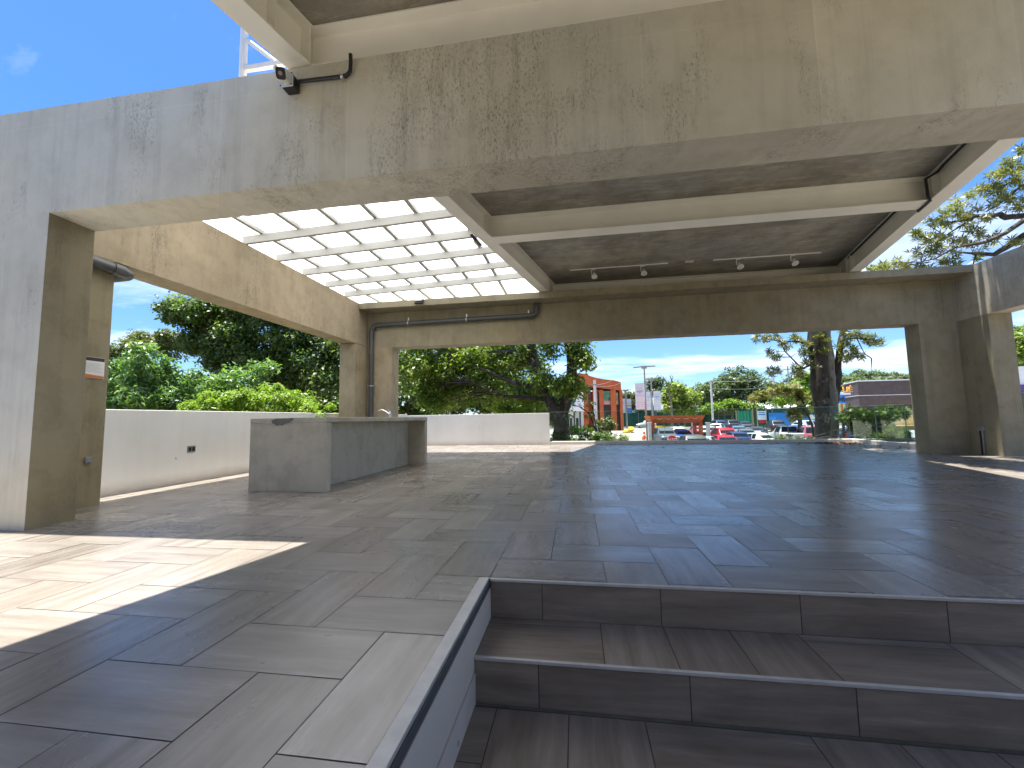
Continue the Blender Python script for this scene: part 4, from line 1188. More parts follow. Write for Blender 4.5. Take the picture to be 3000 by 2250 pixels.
for i, (nm, lab, px, Yd, bl, lf, tn) in enumerate(FT):
    tree(nm, lab, 'tree' if nm != 'palm_clump' else 'palm', [[G4(px, Yd, 0.35), P4(px, bl[-1][1], Yd, 0.22), P4(px, bl[0][1] + 10, Yd, 0.1)]],
         [B(x, y, Yd, r, n) for x, y, r, n in bl], 1.05 if Yd > 70 else 0.8, 46, 0.46, 0.30, lf, 'bark_grey', 'trees beyond the car park', seed=120 + i, twigs=24, tone=tn, twig_r=0.06)
spk = [[G4(1968, 76, 0.25), P4(1965, 1170, 76, 0.2), P4(1955, 1125, 76, 0.15), P4(1943, 1103, 76, 0.06)], [P4(1960, 1140, 76, 0.14), P4(1968, 1115, 76, 0.1), P4(1962, 1098, 76, 0.05)], [P4(1966, 1118, 76, 0.08), P4(1972, 1105, 76, 0.06), P4(1966, 1097, 76, 0.03)]]
tree('bare_tree', 'bare spiky green limbs sticking up beside the second banner pole', 'tree', spk, [B(1960, 1130, 76, (0.8, 0.5, 1.2), 12)], 0.3, 24, 0.3, 0.16, 'leaf_mid', 'bark_grey', seed=140, twigs=8)
for i, (px, py, Yd, w, h, lab) in enumerate(((2535, 1098, 170, 9, 3.2, 'hill tree with the highest crown over the brown store'), (2600, 1102, 175, 9, 2.8, 'hill tree right of the highest crown over the brown store'), (2650, 1108, 185, 10, 2.4, 'hill tree beside the right column over the brown store'), (2480, 1112, 160, 7, 2.2, 'hill tree just right of the tall trunk'), (2560, 1115, 150, 8, 1.6, 'bright low hill tree above the edge of the brown store'), (2700, 1110, 190, 12, 3, 'hill tree hidden partly by the right column'))):
    tree('hill_tree', lab, 'tree', [[G4(px, Yd, 0.4), P4(px, py + 10, Yd, 0.3), P4(px, py, Yd, 0.1)]], [B(px, py + 12, Yd, (w, 4, h), 90)], 1.9, 46, 0.8, 0.5, 'leaf_far', 'bark_grey', 'trees on the hill behind the brown store', seed=150 + i, twigs=6, tone=0.75 if i == 4 else 0.5)
# far wooded rise
hm = MB()
hv, hf = [], []
nxh = 60
for j in range(6):
    for i in range(nxh):
        x = -160 + i * 9.0
        env = 0.35 + 0.65 * max(0, min(1, (x - 40) / 120))
        z = (-1.5, 4.5, 8.2, 9.8, 9.0, 4.0)[j] * env * (0.8 + 0.3 * math.sin(x * 0.045) + 0.12 * math.sin(x * 0.13 + 1)) if j else -1.5
        hv.append((x, 230 + j * 22, z + random.uniform(-.5, .5)))
hf = [(j * nxh + i, j * nxh + i + 1, (j + 1) * nxh + i + 1, (j + 1) * nxh + i) for j in range(5) for i in range(nxh - 1)]
M['hill'] = plain('wooded_hill', (0.055, 0.085, 0.03), 0.95, 0, 0.5, 0.25)
tag(hm.add(hv, hf).build('hill', M['hill'], None, True), kind='structure')

# fallen leaves in the far corner
def litter():
    rng = np.random.default_rng(5)
    pts = []
    for c, s, n in (((7.75, 14.0), (0.45, 0.22), 260), ((8.2, 14.25), (0.25, 0.15), 120), ((6.6, 14.3), (0.9, 0.15), 40), ((6.5, 12.5), (1.6, 1.2), 46), ((8.0, 11.6), (0.5, 0.8), 18), ((4.5, 12.0), (2.5, 1.5), 14), ((9.8, 9.2), (0.7, 0.5), 14), ((5.5, 7.0), (2.5, 2.0), 5)):
        p = rng.normal(size=(n, 2)) * np.array(s) + np.array(c)
        pts.append(p)
    p = np.concatenate(pts)
    p = p[(p[:, 1] < 14.55) & ((p[:, 0] < 8.5) | (p[:, 1] < 9.7)) & (p[:, 0] < 14)]
    n = len(p)
    z = 0.006 + rng.random(n) * 0.03 * (np.exp(-((p[:, 0] - 7.75) ** 2 + (p[:, 1] - 14) ** 2) * 3))
    c = np.column_stack([p, z + 0.004])
    nrm = unit(np.array([0, 0, 1.0]) + rng.normal(size=(n, 3)) * 0.25)
    t = unit(np.cross(nrm, rng.normal(size=(n, 3))))
    s = 0.7 + 0.6 * rng.random(n)
    V, Rn = leaf_arrays(c, nrm, t, 0.10 * s, 0.04 * s, rng.random(n))
    return leaf_mesh('fallen_leaves', V, Rn)


M['dry_leaf'] = leaf_mat('dry_brown_leaves', [(0.1, (0.05, 0.022, 0.012)), (0.5, (0.15, 0.06, 0.028)), (0.9, (0.26, 0.13, 0.06))], 0.1, 0.7, (1, 1, 1))
tag(link('fallen_leaves', litter(), M['dry_leaf']), 'dry brown leaves swept into the far corner of the kerb', 'leaves', kind='stuff')

# ================================================================= STREET
M['terracotta'] = plain('orange_render', (0.47, 0.105, 0.028), 0.8, 0, 0.12, 1.2)
M['shop_glass'] = plain('shop_glass', (0.05, 0.07, 0.055), 0.2)
M['poster_green'] = plain('green_leafy_poster', (0.10, 0.24, 0.13), 0.6, 0, 0.9, 1.3)
M['poster_pink'] = plain('pink_poster_foot', (0.62, 0.30, 0.28), 0.6, 0, 0.2, 2)
M['poster_maroon'] = plain('maroon_poster', (0.16, 0.045, 0.06), 0.6, 0, 0.5, 2)
M['poster_cream'] = plain('cream_poster', (0.50, 0.40, 0.22), 0.6, 0, 0.6, 1.2)
M['white_paint'] = plain('white_wall_paint', (0.76, 0.75, 0.72), 0.7, 0, 0.06, 1)
M['grey_steel'] = plain('grey_pole_paint', (0.30, 0.275, 0.26), 0.5)
M['pole_concrete'] = plain('pole_concrete', (0.62, 0.60, 0.55), 0.85, 0, 0.12, 3)
M['banner'] = plain('white_banner', (0.62, 0.63, 0.64), 0.7, 0, 0.03)
M['blue_print'] = plain('blue_print', (0.02, 0.22, 0.62), 0.6)
M['pale_orange'] = plain('pale_orange_print', (0.75, 0.42, 0.26), 0.7)
M['yellow'] = plain('yellow_kerb_paint', (0.72, 0.46, 0.03), 0.7, 0, 0.12, 2)
M['orange_pl'] = plain('orange_plastic', (0.80, 0.12, 0.02), 0.5)
M['red'] = plain('red_sign_paint', (0.55, 0.02, 0.025), 0.4)
M['white_sign'] = plain('white_sign_paint', (0.8, 0.8, 0.8), 0.5)
M['green_panel'] = plain('green_hoarding', (0.012, 0.22, 0.13), 0.6, 0, 0.2, 1.5)
M['green_net'] = plain('green_shade_net', (0.018, 0.10, 0.065), 0.85, 0, 0.25, 1.0)
M['cabin_blue'] = plain('blue_cabin_paint', (0.012, 0.20, 0.62), 0.5, 0, 0.08, 1)
M['brown_clad'] = plain('brown_cladding', (0.085, 0.064, 0.060), 0.75, 0, 0.2, 2)
M['cream_band'] = plain('cream_store_base', (0.60, 0.55, 0.42), 0.8, 0, 0.08, 1)
M['roof_white'] = plain('white_sheet_roof', (0.74, 0.76, 0.76), 0.5, 0, 0.06, 1)
M['amber'] = plain('amber_sign', (0.95, 0.36, 0.01), 0.5)
M['purple'] = plain('purple_sign', (0.09, 0.04, 0.20), 0.5)
M['timber'] = plain('raw_timber', (0.42, 0.30, 0.15), 0.8)

# orange building with pillars and posters
Yb = 72.0
def bx(px): return at(px, 1222, Yb).x
def bz(px, py): return at(px, py, Yb).z
gz = ground_z(Yb)
ob_ = thing('orange_building', 'orange rendered building with curved parapet, pillars and tall posters', 'building', (bx(1760), Yb, gz))
top = [(1690, 1092), (1719, 1095), (1735, 1102), (1752, 1107), (1775, 1111), (1800, 1113.5), (1815, 1117), (1823, 1120)]
lint = 1133
poly = [(bx(1690), Yb, bz(1690, 1128))] + [(bx(1823), Yb, bz(1823, 1144))] + [(bx(px), Yb, bz(px, py)) for px, py in reversed(top)]
MB().slab(poly, (0, 9, 0)).build('parapet', M['terracotta'], ob_)
for a, b in ((1690, 1725), (1739, 1752.5), (1757.5, 1769.5), (1791, 1807), (1818, 1826)):
    MB().prism([(bx(a), Yb - 0.01), (bx(b), Yb - 0.01), (bx(b), Yb + 1.3), (bx(a), Yb + 1.3)], gz - 0.05, bz((a + b) / 2, 1142)).build('pillar', M['terracotta'], ob_)
MB().box(bx(1690), Yb + 1.35, gz, bx(1822), Yb + 8.9, bz(1750, 1146)).build('back_wall', M['shop_glass'], ob_)
MB().box(bx(1706), Yb + 1.30, gz, bx(1740), Yb + 1.345, bz(1730, 1146)).build('infill_wall', M['terracotta'], ob_)
for a, b, y0, y1, mt in ((1724.5, 1733, 1138, 1178, 'poster_maroon'), (1751.5, 1756, 1140, 1180, 'poster_maroon'), (1769, 1791.5, 1145, 1185, 'poster_green'), (1806.5, 1814, 1150, 1185, 'poster_cream')):
    p_ = MB().box(bx(a), Yb + 0.55, bz(a, y1), bx(b), Yb + 0.62, bz(a, y0)).build('poster', M[mt], ob_)
    if mt == 'poster_green':
        MB().box(bx(a), Yb + 0.53, bz(a, 1185), bx(b), Yb + 0.549, bz(a, 1174)).build('poster_foot', M['poster_pink'], p_)
# white annex beside it
Ya = 62.0
def ax_(px): return at(px, 1222, Ya).x
def az_(px, py): return at(px, py, Ya).z
an = thing('white_annex', 'white shop front with a blue sign beside the orange building', 'building', (ax_(1690), Ya, ground_z(Ya)))
MB().box(ax_(1655), Ya, az_(1690, 1205), ax_(1712), Ya + 8, az_(1690, 1150)).build('upper_wall', M['white_paint'], an)
MB().box(ax_(1655), Ya + 1.2, ground_z(Ya), ax_(1710), Ya + 7.9, az_(1690, 1205.5)).build('shop_front', M['white_paint'], an)
for px in (1680, 1697):
    MB().box(ax_(px), Ya + 0.1, ground_z(Ya), ax_(px + 5), Ya + 0.5, az_(px, 1205.2)).build('pillar', M['brown_clad'], an)
MB().box(ax_(1676), Ya - 0.2, az_(1680, 1188), ax_(1684), Ya - 0.01, az_(1680, 1160)).build('sign_panel', M['cabin_blue'], an)
for px in (1668, 1687):
    MB().box(ax_(px), Ya + 1.14, ground_z(Ya), ax_(px + 8), Ya + 1.19, az_(px, 1225)).build('shop_window', M['shop_glass'], an)


# banner lamp posts
def lamp_post(px, Yd, py_top, label, banners, arm):
    g = on_ground(px, Yd); zt = at(px, py_top, Yd).z
    t = thing('banner_lamp_post', label, 'lamp post', g, 'lamp posts with banners')
    u = Yd / F_PX
    m = MB(); m.tube([(g.x, Yd, g.z), (g.x, Yd, zt)], [4.2 * u * 0.62, 3.4 * u * 0.62], 12); m.build('pole', M['grey_steel'], t, True)
    m = MB(); m.box(g.x - 7 * u, Yd - 0.12, zt - 0.16, g.x + 7 * u, Yd + 0.12, zt + 0.16); m.build('lamp_hub', M['grey_steel'], t)
    for sg in (-1, 1):
        m = MB(); m.slab([(g.x + sg * 7 * u, Yd - 0.16, zt + 0.02), (g.x + sg * arm * u, Yd - 0.16, zt - 0.06 + (0.1 if sg > 0 else 0)), (g.x + sg * arm * u, Yd - 0.16, zt + 0.06 + (0.1 if sg > 0 else 0)), (g.x + sg * 7 * u, Yd - 0.16, zt + 0.14)], (0, 0.32, 0))
        m.build('lamp_head', M['grey_steel'], t)
    for (a, b, y0, y1, style) in banners:
        xa, xb = g.x + (a - px) * u, g.x + (b - px) * u
        za, zb = at(px, y1, Yd).z, at(px, y0, Yd).z
        bn = MB().box(xa, Yd - 0.02, za, xb, Yd + 0.02, zb).build('banner', M['banner'], t)
        w, h, xm = xb - xa, zb - za, (xa + xb) / 2
        yf = Yd - 0.028
        lettering('aquí', w * 0.42, (xm, yf, zb - h * 0.285), M['blue_print'], bn, sx=1.0)
        lettering('Compra', w * 0.19, (xm, yf, zb - h * 0.175), M['grey_print'], bn)
        lettering('Tus', w * 0.19, (xm, yf, zb - h * 0.375), M['grey_print'], bn)
        MB().box(xa + w * 0.06, yf, zb - h * 0.475, xb - w * 0.06, Yd - 0.021, zb - h * 0.445).build('orange_stripe', M['pale_orange'], bn)
        if style:
            MB().box(xa + 0.02, yf, za + h * 0.4, xb - 0.02, Yd - 0.021, za + h * 0.56).build('picture_band', M['poster_cream'], bn)
            MB().box(xa + 0.02, yf, za + 0.02, xb - 0.02, Yd - 0.021, za + h * 0.36).build('blue_block', M['blue_print'], bn)
        else:
            for r_ in range(3):
                for c_ in range(2):
                    MB().box(xa + w * (0.14 + 0.42 * c_), yf, za + h * (0.09 + 0.09 * r_), xa + w * (0.14 + 0.42 * c_ + 0.28), Yd - 0.021, za + h * (0.11 + 0.09 * r_)).build('print_line', M['grey_print'], bn)
        m = MB(); m.bar((g.x, Yd, zb + 0.04), (xa if abs(xa - g.x) > abs(xb - g.x) else xb, Yd, zb + 0.04), 0.04, 0.04)
        m.bar((g.x, Yd, za - 0.04), (xa if abs(xa - g.x) > abs(xb - g.x) else xb, Yd, za - 0.04), 0.04, 0.04); m.build('banner_arm', M['grey_steel'], t)


lamp_post(1893.5, 50, 1076, 'tallest banner lamp post, left of the orange gate', [(1866, 1890.5, 1124, 1199, 0)], 30)
lamp_post(1912, 64, 1112, 'banner lamp post with two white banners behind the orange gate', [(1897.5, 1909, 1147, 1201, 0), (1916.5, 1936, 1146, 1202, 0)], 18)
lamp_post(1836, 84, 1144, 'small far banner lamp post with a blue footed banner', [(1822.5, 1834.5, 1168, 1208, 0), (1837.5, 1850, 1169, 1210, 1)], 15)


def pole(px, Yd, py_top, r, label, mat='pole_concrete', arms=()):
    g = on_ground(px, Yd); zt = at(px, py_top, Yd).z
    t = thing('utility_pole', label, 'pole', g, 'utility poles')
    m = MB(); m.tube([(g.x, Yd, g.z), (g.x, Yd, zt)], [r * 1.25, r], 12); m.build('shaft', M[mat], t, True)
    for (dz, L) in arms:
        m = MB(); m.bar((g.x - L, Yd - r - 0.05, zt - dz), (g.x + L, Yd - r - 0.05, zt - dz), 0.08, 0.1); m.build('crossarm', M['grey_steel'], t)
    return Vector((g.x, Yd, zt))


p1 = pole(1745.5, 43, 1113, 0.135, 'thick concrete pole in front of the orange building', arms=((0.5, 0.35),))
p2 = pole(2088, 82, 1113, 0.16, 'pale concrete pole in front of the big round tree', arms=((0.3, 0.5),))
p3 = pole(2274, 88, 1097, 0.16, 'pale concrete pole right of the big round tree', arms=((0.4, 0.6),))
p4 = pole(2026, 92, 1157, 0.12, 'short white lamp pole left of the big round tree', 'white_sign', arms=((0.1, 1.4),))
p5 = pole(2318, 70, 1072, 0.09, 'thin grey mast seen through the leaves left of the tall trunk', 'grey_steel')


def wire(name, label, pts, sag=0.3, r=0.02):
    m = MB()
    out = []
    for a, b in zip(pts[:-1], pts[1:]):
        a, b = Vector(a), Vector(b)
        for i in range(9):
            t = i / 8
            q = a.lerp(b, t); q.z -= sag * 4 * t * (1 - t); out.append(q)
    m.tube(out, r, 5)
    tag(m.build(name, M['grey_steel']), label, 'wire')


wire('overhead_wire', 'overhead wire from the thick pole to the orange parapet', [p1 - Vector((0, 0, 0.5)), (bx(1800), Yb - 0.1, bz(1800, 1112))], 0.2, 0.018)
wire('overhead_wire', 'lower overhead wire from the thick pole to the orange building corner', [p1 - Vector((0, 0, 0.6)), (bx(1822), Yb - 0.1, bz(1822, 1121))], 0.3, 0.018)
wire('overhead_wire', 'upper overhead wire rising from the pale pole across the round tree', [p2 - Vector((0, 0, 0.2)), p3 + Vector((0, 0, -0.8))], 0.3, 0.035)
wire('overhead_wire', 'lower overhead wire crossing the round tree', [p2 - Vector((0, 0, 1.6)), p3 + Vector((0, 0, -2.4))], 0.3, 0.025)
wire('overhead_wire', 'single overhead wire crossing the sky between tall trunk and right column', [at(2440, 1058, 60), at(2720, 1046, 60)], 0.1, 0.022)
wire('overhead_wire', 'faint overhead wire in front of the hill trees', [at(2440, 1105, 90), at(2720, 1100, 90)], 0.1, 0.02)

# orange drive-through gate
Yg = 47.0
def gxp(px): return at(px, 1218, Yg).x
def gzp(px, py): return at(px, py, Yg).z
g0 = ground_z(Yg)
gt = thing('orange_gate', 'orange drive-through canopy gate at the car park entrance', 'gate', (gxp(1978), Yg, g0))
xl, xr = gxp(1897), gxp(2061)
zt_, zb_ = gzp(1978, 1217), gzp(1978, 1239)
cv = MB(); cv.slab([(xl, Yg - 0.6, zt_), (xl + 0.55, Yg, zb_), (xr - 0.25, Yg, zb_), (xr, Yg - 0.6, zt_)], (0, 3.2, 0))
cv.build('canopy', M['terracotta'], gt)
for i in range(5):
    z = zb_ + (zt_ - zb_) * (0.08 + 0.2 * i); yy = Yg - 0.6 * (0.08 + 0.2 * i) - 0.03
    MB().bar((xl + 0.55 - 0.5 * (0.1 + 0.18 * i), yy, z), (xr - 0.22 + 0.18 * (0.1 + 0.18 * i), yy, z), 0.04, 0.05).build('panel_rib', M['terracotta'], gt)
m = MB()
wp = [(xl + 0.5 + (xr - xl - 0.8) * i / 40, Yg - 0.42, zb_ + (zt_ - zb_) * (0.62 + 0.10 * math.sin(i / 40 * 5.5 * 2 * math.pi))) for i in range(41)]
m.tube(wp, 0.035, 6); m.build('wave_trim', M['pale_orange'], gt, True)
for x in (xl + 0.55, xr - 0.28):
    for yy in (Yg + 0.05, Yg + 2.4):
        MB().box(x - 0.17, yy, g0, x + 0.17, yy + 0.3, zb_ + 0.05).build('post', M['terracotta'], gt)
for px, lab in ((1898, 'grey concrete pier at the left post of the orange gate'), (2066, 'grey concrete pier at the right post of the orange gate')):
    t = thing('gate_pier', lab, 'pier', (gxp(px), Yg - 0.2, g0))
    MB().box(gxp(px) - 0.17, Yg - 0.9, g0, gxp(px) + 0.17, Yg - 0.5, gzp(px, 1240)).build('pier_shaft', M['pole_concrete'], t, bevel=0.02)
    MB().box(gxp(px) - 0.21, Yg - 0.94, gzp(px, 1240), gxp(px) + 0.21, Yg - 0.46, gzp(px, 1237)).build('pier_cap', M['pole_concrete'], t)
# stop sign
Ys = 31.0
sx_, sz_ = at(1969, 1288, Ys).x, at(1969, 1289, Ys).z
ss = thing('stop_sign', 'red octagonal stop sign reading ALTO in front of the orange gate', 'sign', (sx_, Ys, ground_z(Ys)))
rr = 0.37
oc = [(sx_ + rr * math.cos(R(22.5 + 45 * i)), Ys, sz_ + rr * math.sin(R(22.5 + 45 * i))) for i in range(8)]
MB().slab(oc, (0, 0.012, 0)).build('sign_plate', M['white_sign'], ss)
oc = [(sx_ + rr * .93 * math.cos(R(22.5 + 45 * i)), Ys - 0.004, sz_ + rr * .93 * math.sin(R(22.5 + 45 * i))) for i in range(8)]
pf = MB().slab(oc, (0, 0.003, 0)).build('sign_face', M['red'], ss)
lettering('ALTO', 0.27, (sx_, Ys - 0.009, sz_), M['white_sign'], pf)
m = MB(); m.tube([(sx_, Ys + 0.04, ground_z(Ys)), (sx_, Ys + 0.04, sz_ + 0.2)], 0.03, 10); m.build('post', M['grey_steel'], ss, True)
# barriers, kerbs
def barrier(px, py, Yd, lab):
    g = at(px, py, Yd)
    t = thing('traffic_barrel', lab, 'barrier', (g.x, Yd, ground_z(Yd)), 'orange barrels by the gate')
    z0 = ground_z(Yd)
    m = MB(); m.tube([(g.x, Yd, z0), (g.x, Yd, z0 + 0.06), (g.x, Yd, z0 + 0.061), (g.x, Yd, z0 + 0.9)], [0.34, 0.34, 0.22, 0.13], 14); m.build('barrel_body', M['orange_pl'], t)
    m = MB(); m.tube([(g.x, Yd, z0 + 0.45), (g.x, Yd, z0 + 0.6)], [0.185, 0.17], 14); m.build('reflective_band', M['white_sign'], t)
barrier(1887, 1270, 53, 'orange traffic barrel beside the tallest lamp post')
barrier(1885, 1287, 44.5, 'orange traffic barrel half hidden by the glass kerb')
kb1 = MB()
a0, a1 = on_ground(1826, 66), on_ground(1850, 70)
kb1.tube([(a0.x, 66, a0.z + 0.1), (a0.x + 0.6, 65.2, a0.z + 0.25), (a0.x + 1.2, 65.6, a0.z + 0.45), (a0.x + 1.4, 67, a0.z + 0.6), (a0.x + 1.2, 68.5, a0.z + 0.6)], 0.28, 8)
tag(kb1.build('yellow_kerb', M['yellow'], None, True), 'curved yellow kerb beside the orange building', 'kerb')
c0 = on_ground(1915, 78); c1 = on_ground(1948, 78)
tag(MB().box(c0.x, 77.5, c0.z, c1.x, 78.1, c0.z + 0.55).build('yellow_kerb', M['yellow'], bevel=0.05), 'straight yellow kerb seen under the orange gate', 'kerb')

# construction hoardings
def panel_fence(nm, label, pxa, pxb, Yd, pyt, mat, corr=0.0, step=0.3, posts='timber', cap=None):
    xa, xb = at(pxa, 1215, Yd).x, at(pxb, 1215, Yd).x
    g = ground_z(Yd); zt = at((pxa + pxb) / 2, pyt, Yd).z
    t = thing(nm, label, 'fence', ((xa + xb) / 2, Yd, g))
    m = MB(); n_ = max(2, int((xb - xa) / step)); vs, fs = [], []
    for i in range(n_ + 1):
        x = xa + (xb - xa) * i / n_; y = Yd + (corr if i % 2 else -corr)
        vs += [(x, y, g), (x, y, zt)]
    fs = [(2 * i, 2 * i + 2, 2 * i + 3, 2 * i + 1) for i in range(n_)]
    o = m.add(vs, fs).build('panel', M[mat], t)
    s_ = o.modifiers.new('thick', 'SOLIDIFY'); s_.thickness = 0.02
    n_ = max(1, int((xb - xa) / 3.2))
    for i in range(n_ + 1):
        x = xa + (xb - xa) * i / n_
        MB().box(x - 0.05, Yd - corr - 0.12, g, x + 0.05, Yd - corr - 0.03, zt + 0.08).build('post', M[posts], t)
    if cap:
        MB().box(xa, Yd - 0.05, zt, xb, Yd + 0.05, zt + 0.12).build('top_rail', M[cap], t)
    return t


panel_fence('hoarding', 'corrugated bright green hoarding beside the white poster', 2156, 2203, 80, 1203, 'green_panel', 0.08, 0.25)
panel_fence('hoarding', 'dark green hoarding carrying the white poster', 2205, 2262, 79.5, 1198, 'green_net', 0.02, 1.0)
panel_fence('hoarding', 'blue green netting above the blue cabin', 2260, 2400, 84, 1196, 'green_net', 0.0, 2.0, 'grey_steel', 'roof_white')
panel_fence('net_fence', 'dark green shade net fence behind the parked cars', 2005, 2155, 92, 1206, 'green_net', 0.05, 1.2, 'grey_steel', 'roof_white')
panel_fence('net_fence', 'dark green shade net fence behind the orange gate', 1826, 2004, 100, 1208, 'green_net', 0.05, 1.2, 'grey_steel')
Yp_ = 79.0
ps = thing('site_poster', 'white poster with blue print and red label on the green hoarding', 'poster', (at(2233, 1220, Yp_).x, Yp_, ground_z(Yp_)))
def ppx(a): return at(a, 1220, Yp_).x
def ppz(a, b): return at(a, b, Yp_).z
MB().box(ppx(2220), Yp_, ppz(2230, 1230), ppx(2245), Yp_ + 0.06, ppz(2230, 1204)).build('board', M['white_sign'], ps)
MB().box(ppx(2222.5), Yp_ - 0.02, ppz(2230, 1216), ppx(2242), Yp_ - 0.001, ppz(2230, 1213)).build('text_band', M['blue_print'], ps)
MB().box(ppx(2223), Yp_ - 0.02, ppz(2230, 1209.5), ppx(2241), Yp_ - 0.001, ppz(2230, 1207.5)).build('header_line', M['green_panel'], ps)
MB().box(ppx(2223), Yp_ - 0.02, ppz(2230, 1239), ppx(2243), Yp_ + 0.04, ppz(2230, 1230.4)).build('red_label', M['red'], ps)
for a in (2219, 2246):
    MB().box(ppx(a) - 0.06, Yp_ + 0.05, ground_z(Yp_), ppx(a) + 0.06, Yp_ + 0.15, ppz(a, 1196)).build('post', M['timber'], ps)
Yk = 76.0
def kx(a): return at(a, 1220, Yk).x
def kz(a, b): return at(a, b, Yk).z
cb = thing('blue_cabin', 'bright blue site cabin with white framed window behind the cars', 'cabin', (kx(2330), Yk, ground_z(Yk)))
MB().box(kx(2273), Yk, ground_z(Yk), kx(2392), Yk + 2.6, kz(2330, 1210)).build('cabin_body', M['cabin_blue'], cb)
MB().box(kx(2272), Yk - 0.08, kz(2330, 1210), kx(2393), Yk + 2.7, kz(2330, 1208.5)).build('roof_edge', M['cabin_blue'], cb)
for a, b, y0, y1, mt in ((2314, 2339, 1217, 1230, 'shop_glass'), (2368, 2386, 1215, 1229, 'white_sign')):
    w_ = MB().box(kx(a), Yk - 0.06, kz(a, y1), kx(b), Yk - 0.002, kz(a, y0)).build('window', M['white_sign'], cb)
    MB().box(kx(a + 1.5), Yk - 0.075, kz(a, y1), kx(b - 1.5), Yk - 0.061, kz(a, y0 + 2)).build('pane', M[mt], w_)
# white sheet roofs behind
for pa, pb_, y0, y1, Yd, lab in ((2100, 2300, 1192, 1203, 110, 'long white sheet roof behind the green hoardings'), (2250, 2405, 1183, 1199, 104, 'white sheet roof behind the blue cabin'), (1868, 1962, 1206, 1216, 108, 'white canopy roof behind the second banner pole'), (2006, 2060, 1203, 1208, 105, 'small white roof left of the long sheet roof')):
    xa, xb = at(pa, 1210, Yd).x, at(pb_, 1210, Yd).x
    t = thing('sheet_roof', lab, 'roof', ((xa + xb) / 2, Yd, ground_z(Yd)))
    z0, z1 = at((pa + pb_) / 2, y1, Yd).z, at((pa + pb_) / 2, y0, Yd).z
    MB().slab([(xa, Yd, z0), (xb, Yd, z0), (xb, Yd + 6, z1), (xa, Yd + 6, z1)], (0, 0, 0.12)).build('roof_sheet', M['roof_white'], t)
    for x in (xa + 0.5, (xa + xb) / 2, xb - 0.5):
        MB().box(x - 0.1, Yd + 0.3, ground_z(Yd), x + 0.1, Yd + 0.5, z0 + 0.05).build('post', M['grey_steel'], t)
        MB().box(x - 0.1, Yd + 5.3, ground_z(Yd), x + 0.1, Yd + 5.5, z1 - 0.05).build('post', M['grey_steel'], t)

# brown store on the right
Yw = 62.0
def wx(a): return at(a, 1210, Yw).x
def wz(a, b): return at(a, b, Yw).z
bs = thing('brown_store', 'long brown clad store with cream base behind the tall trunk', 'store', (wx(2600), Yw, ground_z(Yw)))
zt2 = wz(2600, 1114)
x0, x1 = wx(2520), wx(3000)
dx_ = x0 - wx(2478)
xk = at(2478, 1210, Yw + 6).x
xk2 = at(2490, 1210, Yw + 18).x
foot = [(x0, Yw), (x1, Yw), (x1, Yw + 18), (xk2, Yw + 18), (xk, Yw + 6)]
zc = wz(2600, 1215)
MB().prism(foot, zc, zt2).build('clad_wall', M['brown_clad'], bs)
MB().prism([(x0 + .05, Yw + .15), (x1, Yw + .15), (x1, Yw + 17.9), (xk2 + .1, Yw + 17.9), (xk + .1, Yw + 6.1)], ground_z(Yw), zc - 0.002).build('base_wall', M['cream_band'], bs)
for zc_, hh in ((zt2, 0.13), (wz(2600, 1157), 0.06), (wz(2600, 1205), 0.06)):
    m = MB(); m.bar((x0, Yw - 0.03, zc_), (x1, Yw - 0.03, zc_), 0.08, hh); m.bar((xk - 0.03, Yw + 5.97, zc_), (x0, Yw - 0.03, zc_), 0.08, hh)
    m.build('trim_line', M['white_sign'], bs)
MB().box(wx(2600), Yw - 1.6, wz(2600, 1248), x1, Yw + 0.1, wz(2600, 1246)).build('yellow_kerb', M['yellow'], bs)
Yz = 58.0
def zx(a): return at(a, 1210, Yz).x
def zz(a, b): return at(a, b, Yz).z
sg_ = thing('store_sign', 'sign with amber letters above a blue panel beside the brown store', 'sign', (zx(2480), Yz, ground_z(Yz)))
lettering('UÉ', (zz(2480, 1131) - zz(2480, 1152)) * 1.05, ((zx(2476) + zx(2494)) / 2, Yz - 0.25, zz(2485, 1142)), M['amber'], sg_, extrude=0.08)
MB().box(zx(2455), Yz - 0.15, zz(2480, 1156), zx(2495), Yz + 0.1, zz(2480, 1151)).build('sign_base', M['white_sign'], sg_)
MB().slab([(zx(2440), Yz - 0.1, zz(2440, 1156.5)), (zx(2479), Yz - 0.1, zz(2479, 1156.5)), (zx(2480), Yz - 0.1, zz(2480, 1182)), (zx(2440), Yz - 0.1, zz(2440, 1180))], (0, 0.2, 0)).build('blue_panel', M['cabin_blue'], sg_)
m = MB()
for i, (a, b, c, d) in enumerate(((2446, 1176, 2452, 1162), (2454, 1178, 2461, 1164), (2460, 1175, 2468, 1166), (2468, 1176, 2474, 1162), (2474, 1178, 2478, 1168))):
    m.bar((zx(a), Yz - 0.13, zz(a, b)), (zx(c), Yz - 0.13, zz(c, d)), 0.05, 0.16)
m.build('script_strokes', M['dark_print'], sg_)
MB().box(zx(2446), Yz + 0.1, ground_z(Yz), zx(2452), Yz + 0.4, zz(2450, 1156)).build('post', M['white_sign'], sg_)
MB().box(zx(2470), Yz + 0.1, ground_z(Yz), zx(2473), Yz + 0.4, zz(2470, 1182)).build('post', M['terracotta'], sg_)
Yv = 50.0
vx0 = at(2978, 1200, Yv).x
vs_ = thing('white_mall', 'white building with a purple band at the right edge beyond the column', 'building', (vx0 + 6, Yv, ground_z(Yv)))
MB().box(vx0 + 0.5, Yv + 0.1, ground_z(Yv), vx0 + 14, Yv + 12, at(2990, 1073, Yv).z).build('upper_wall', M['white_paint'], vs_)
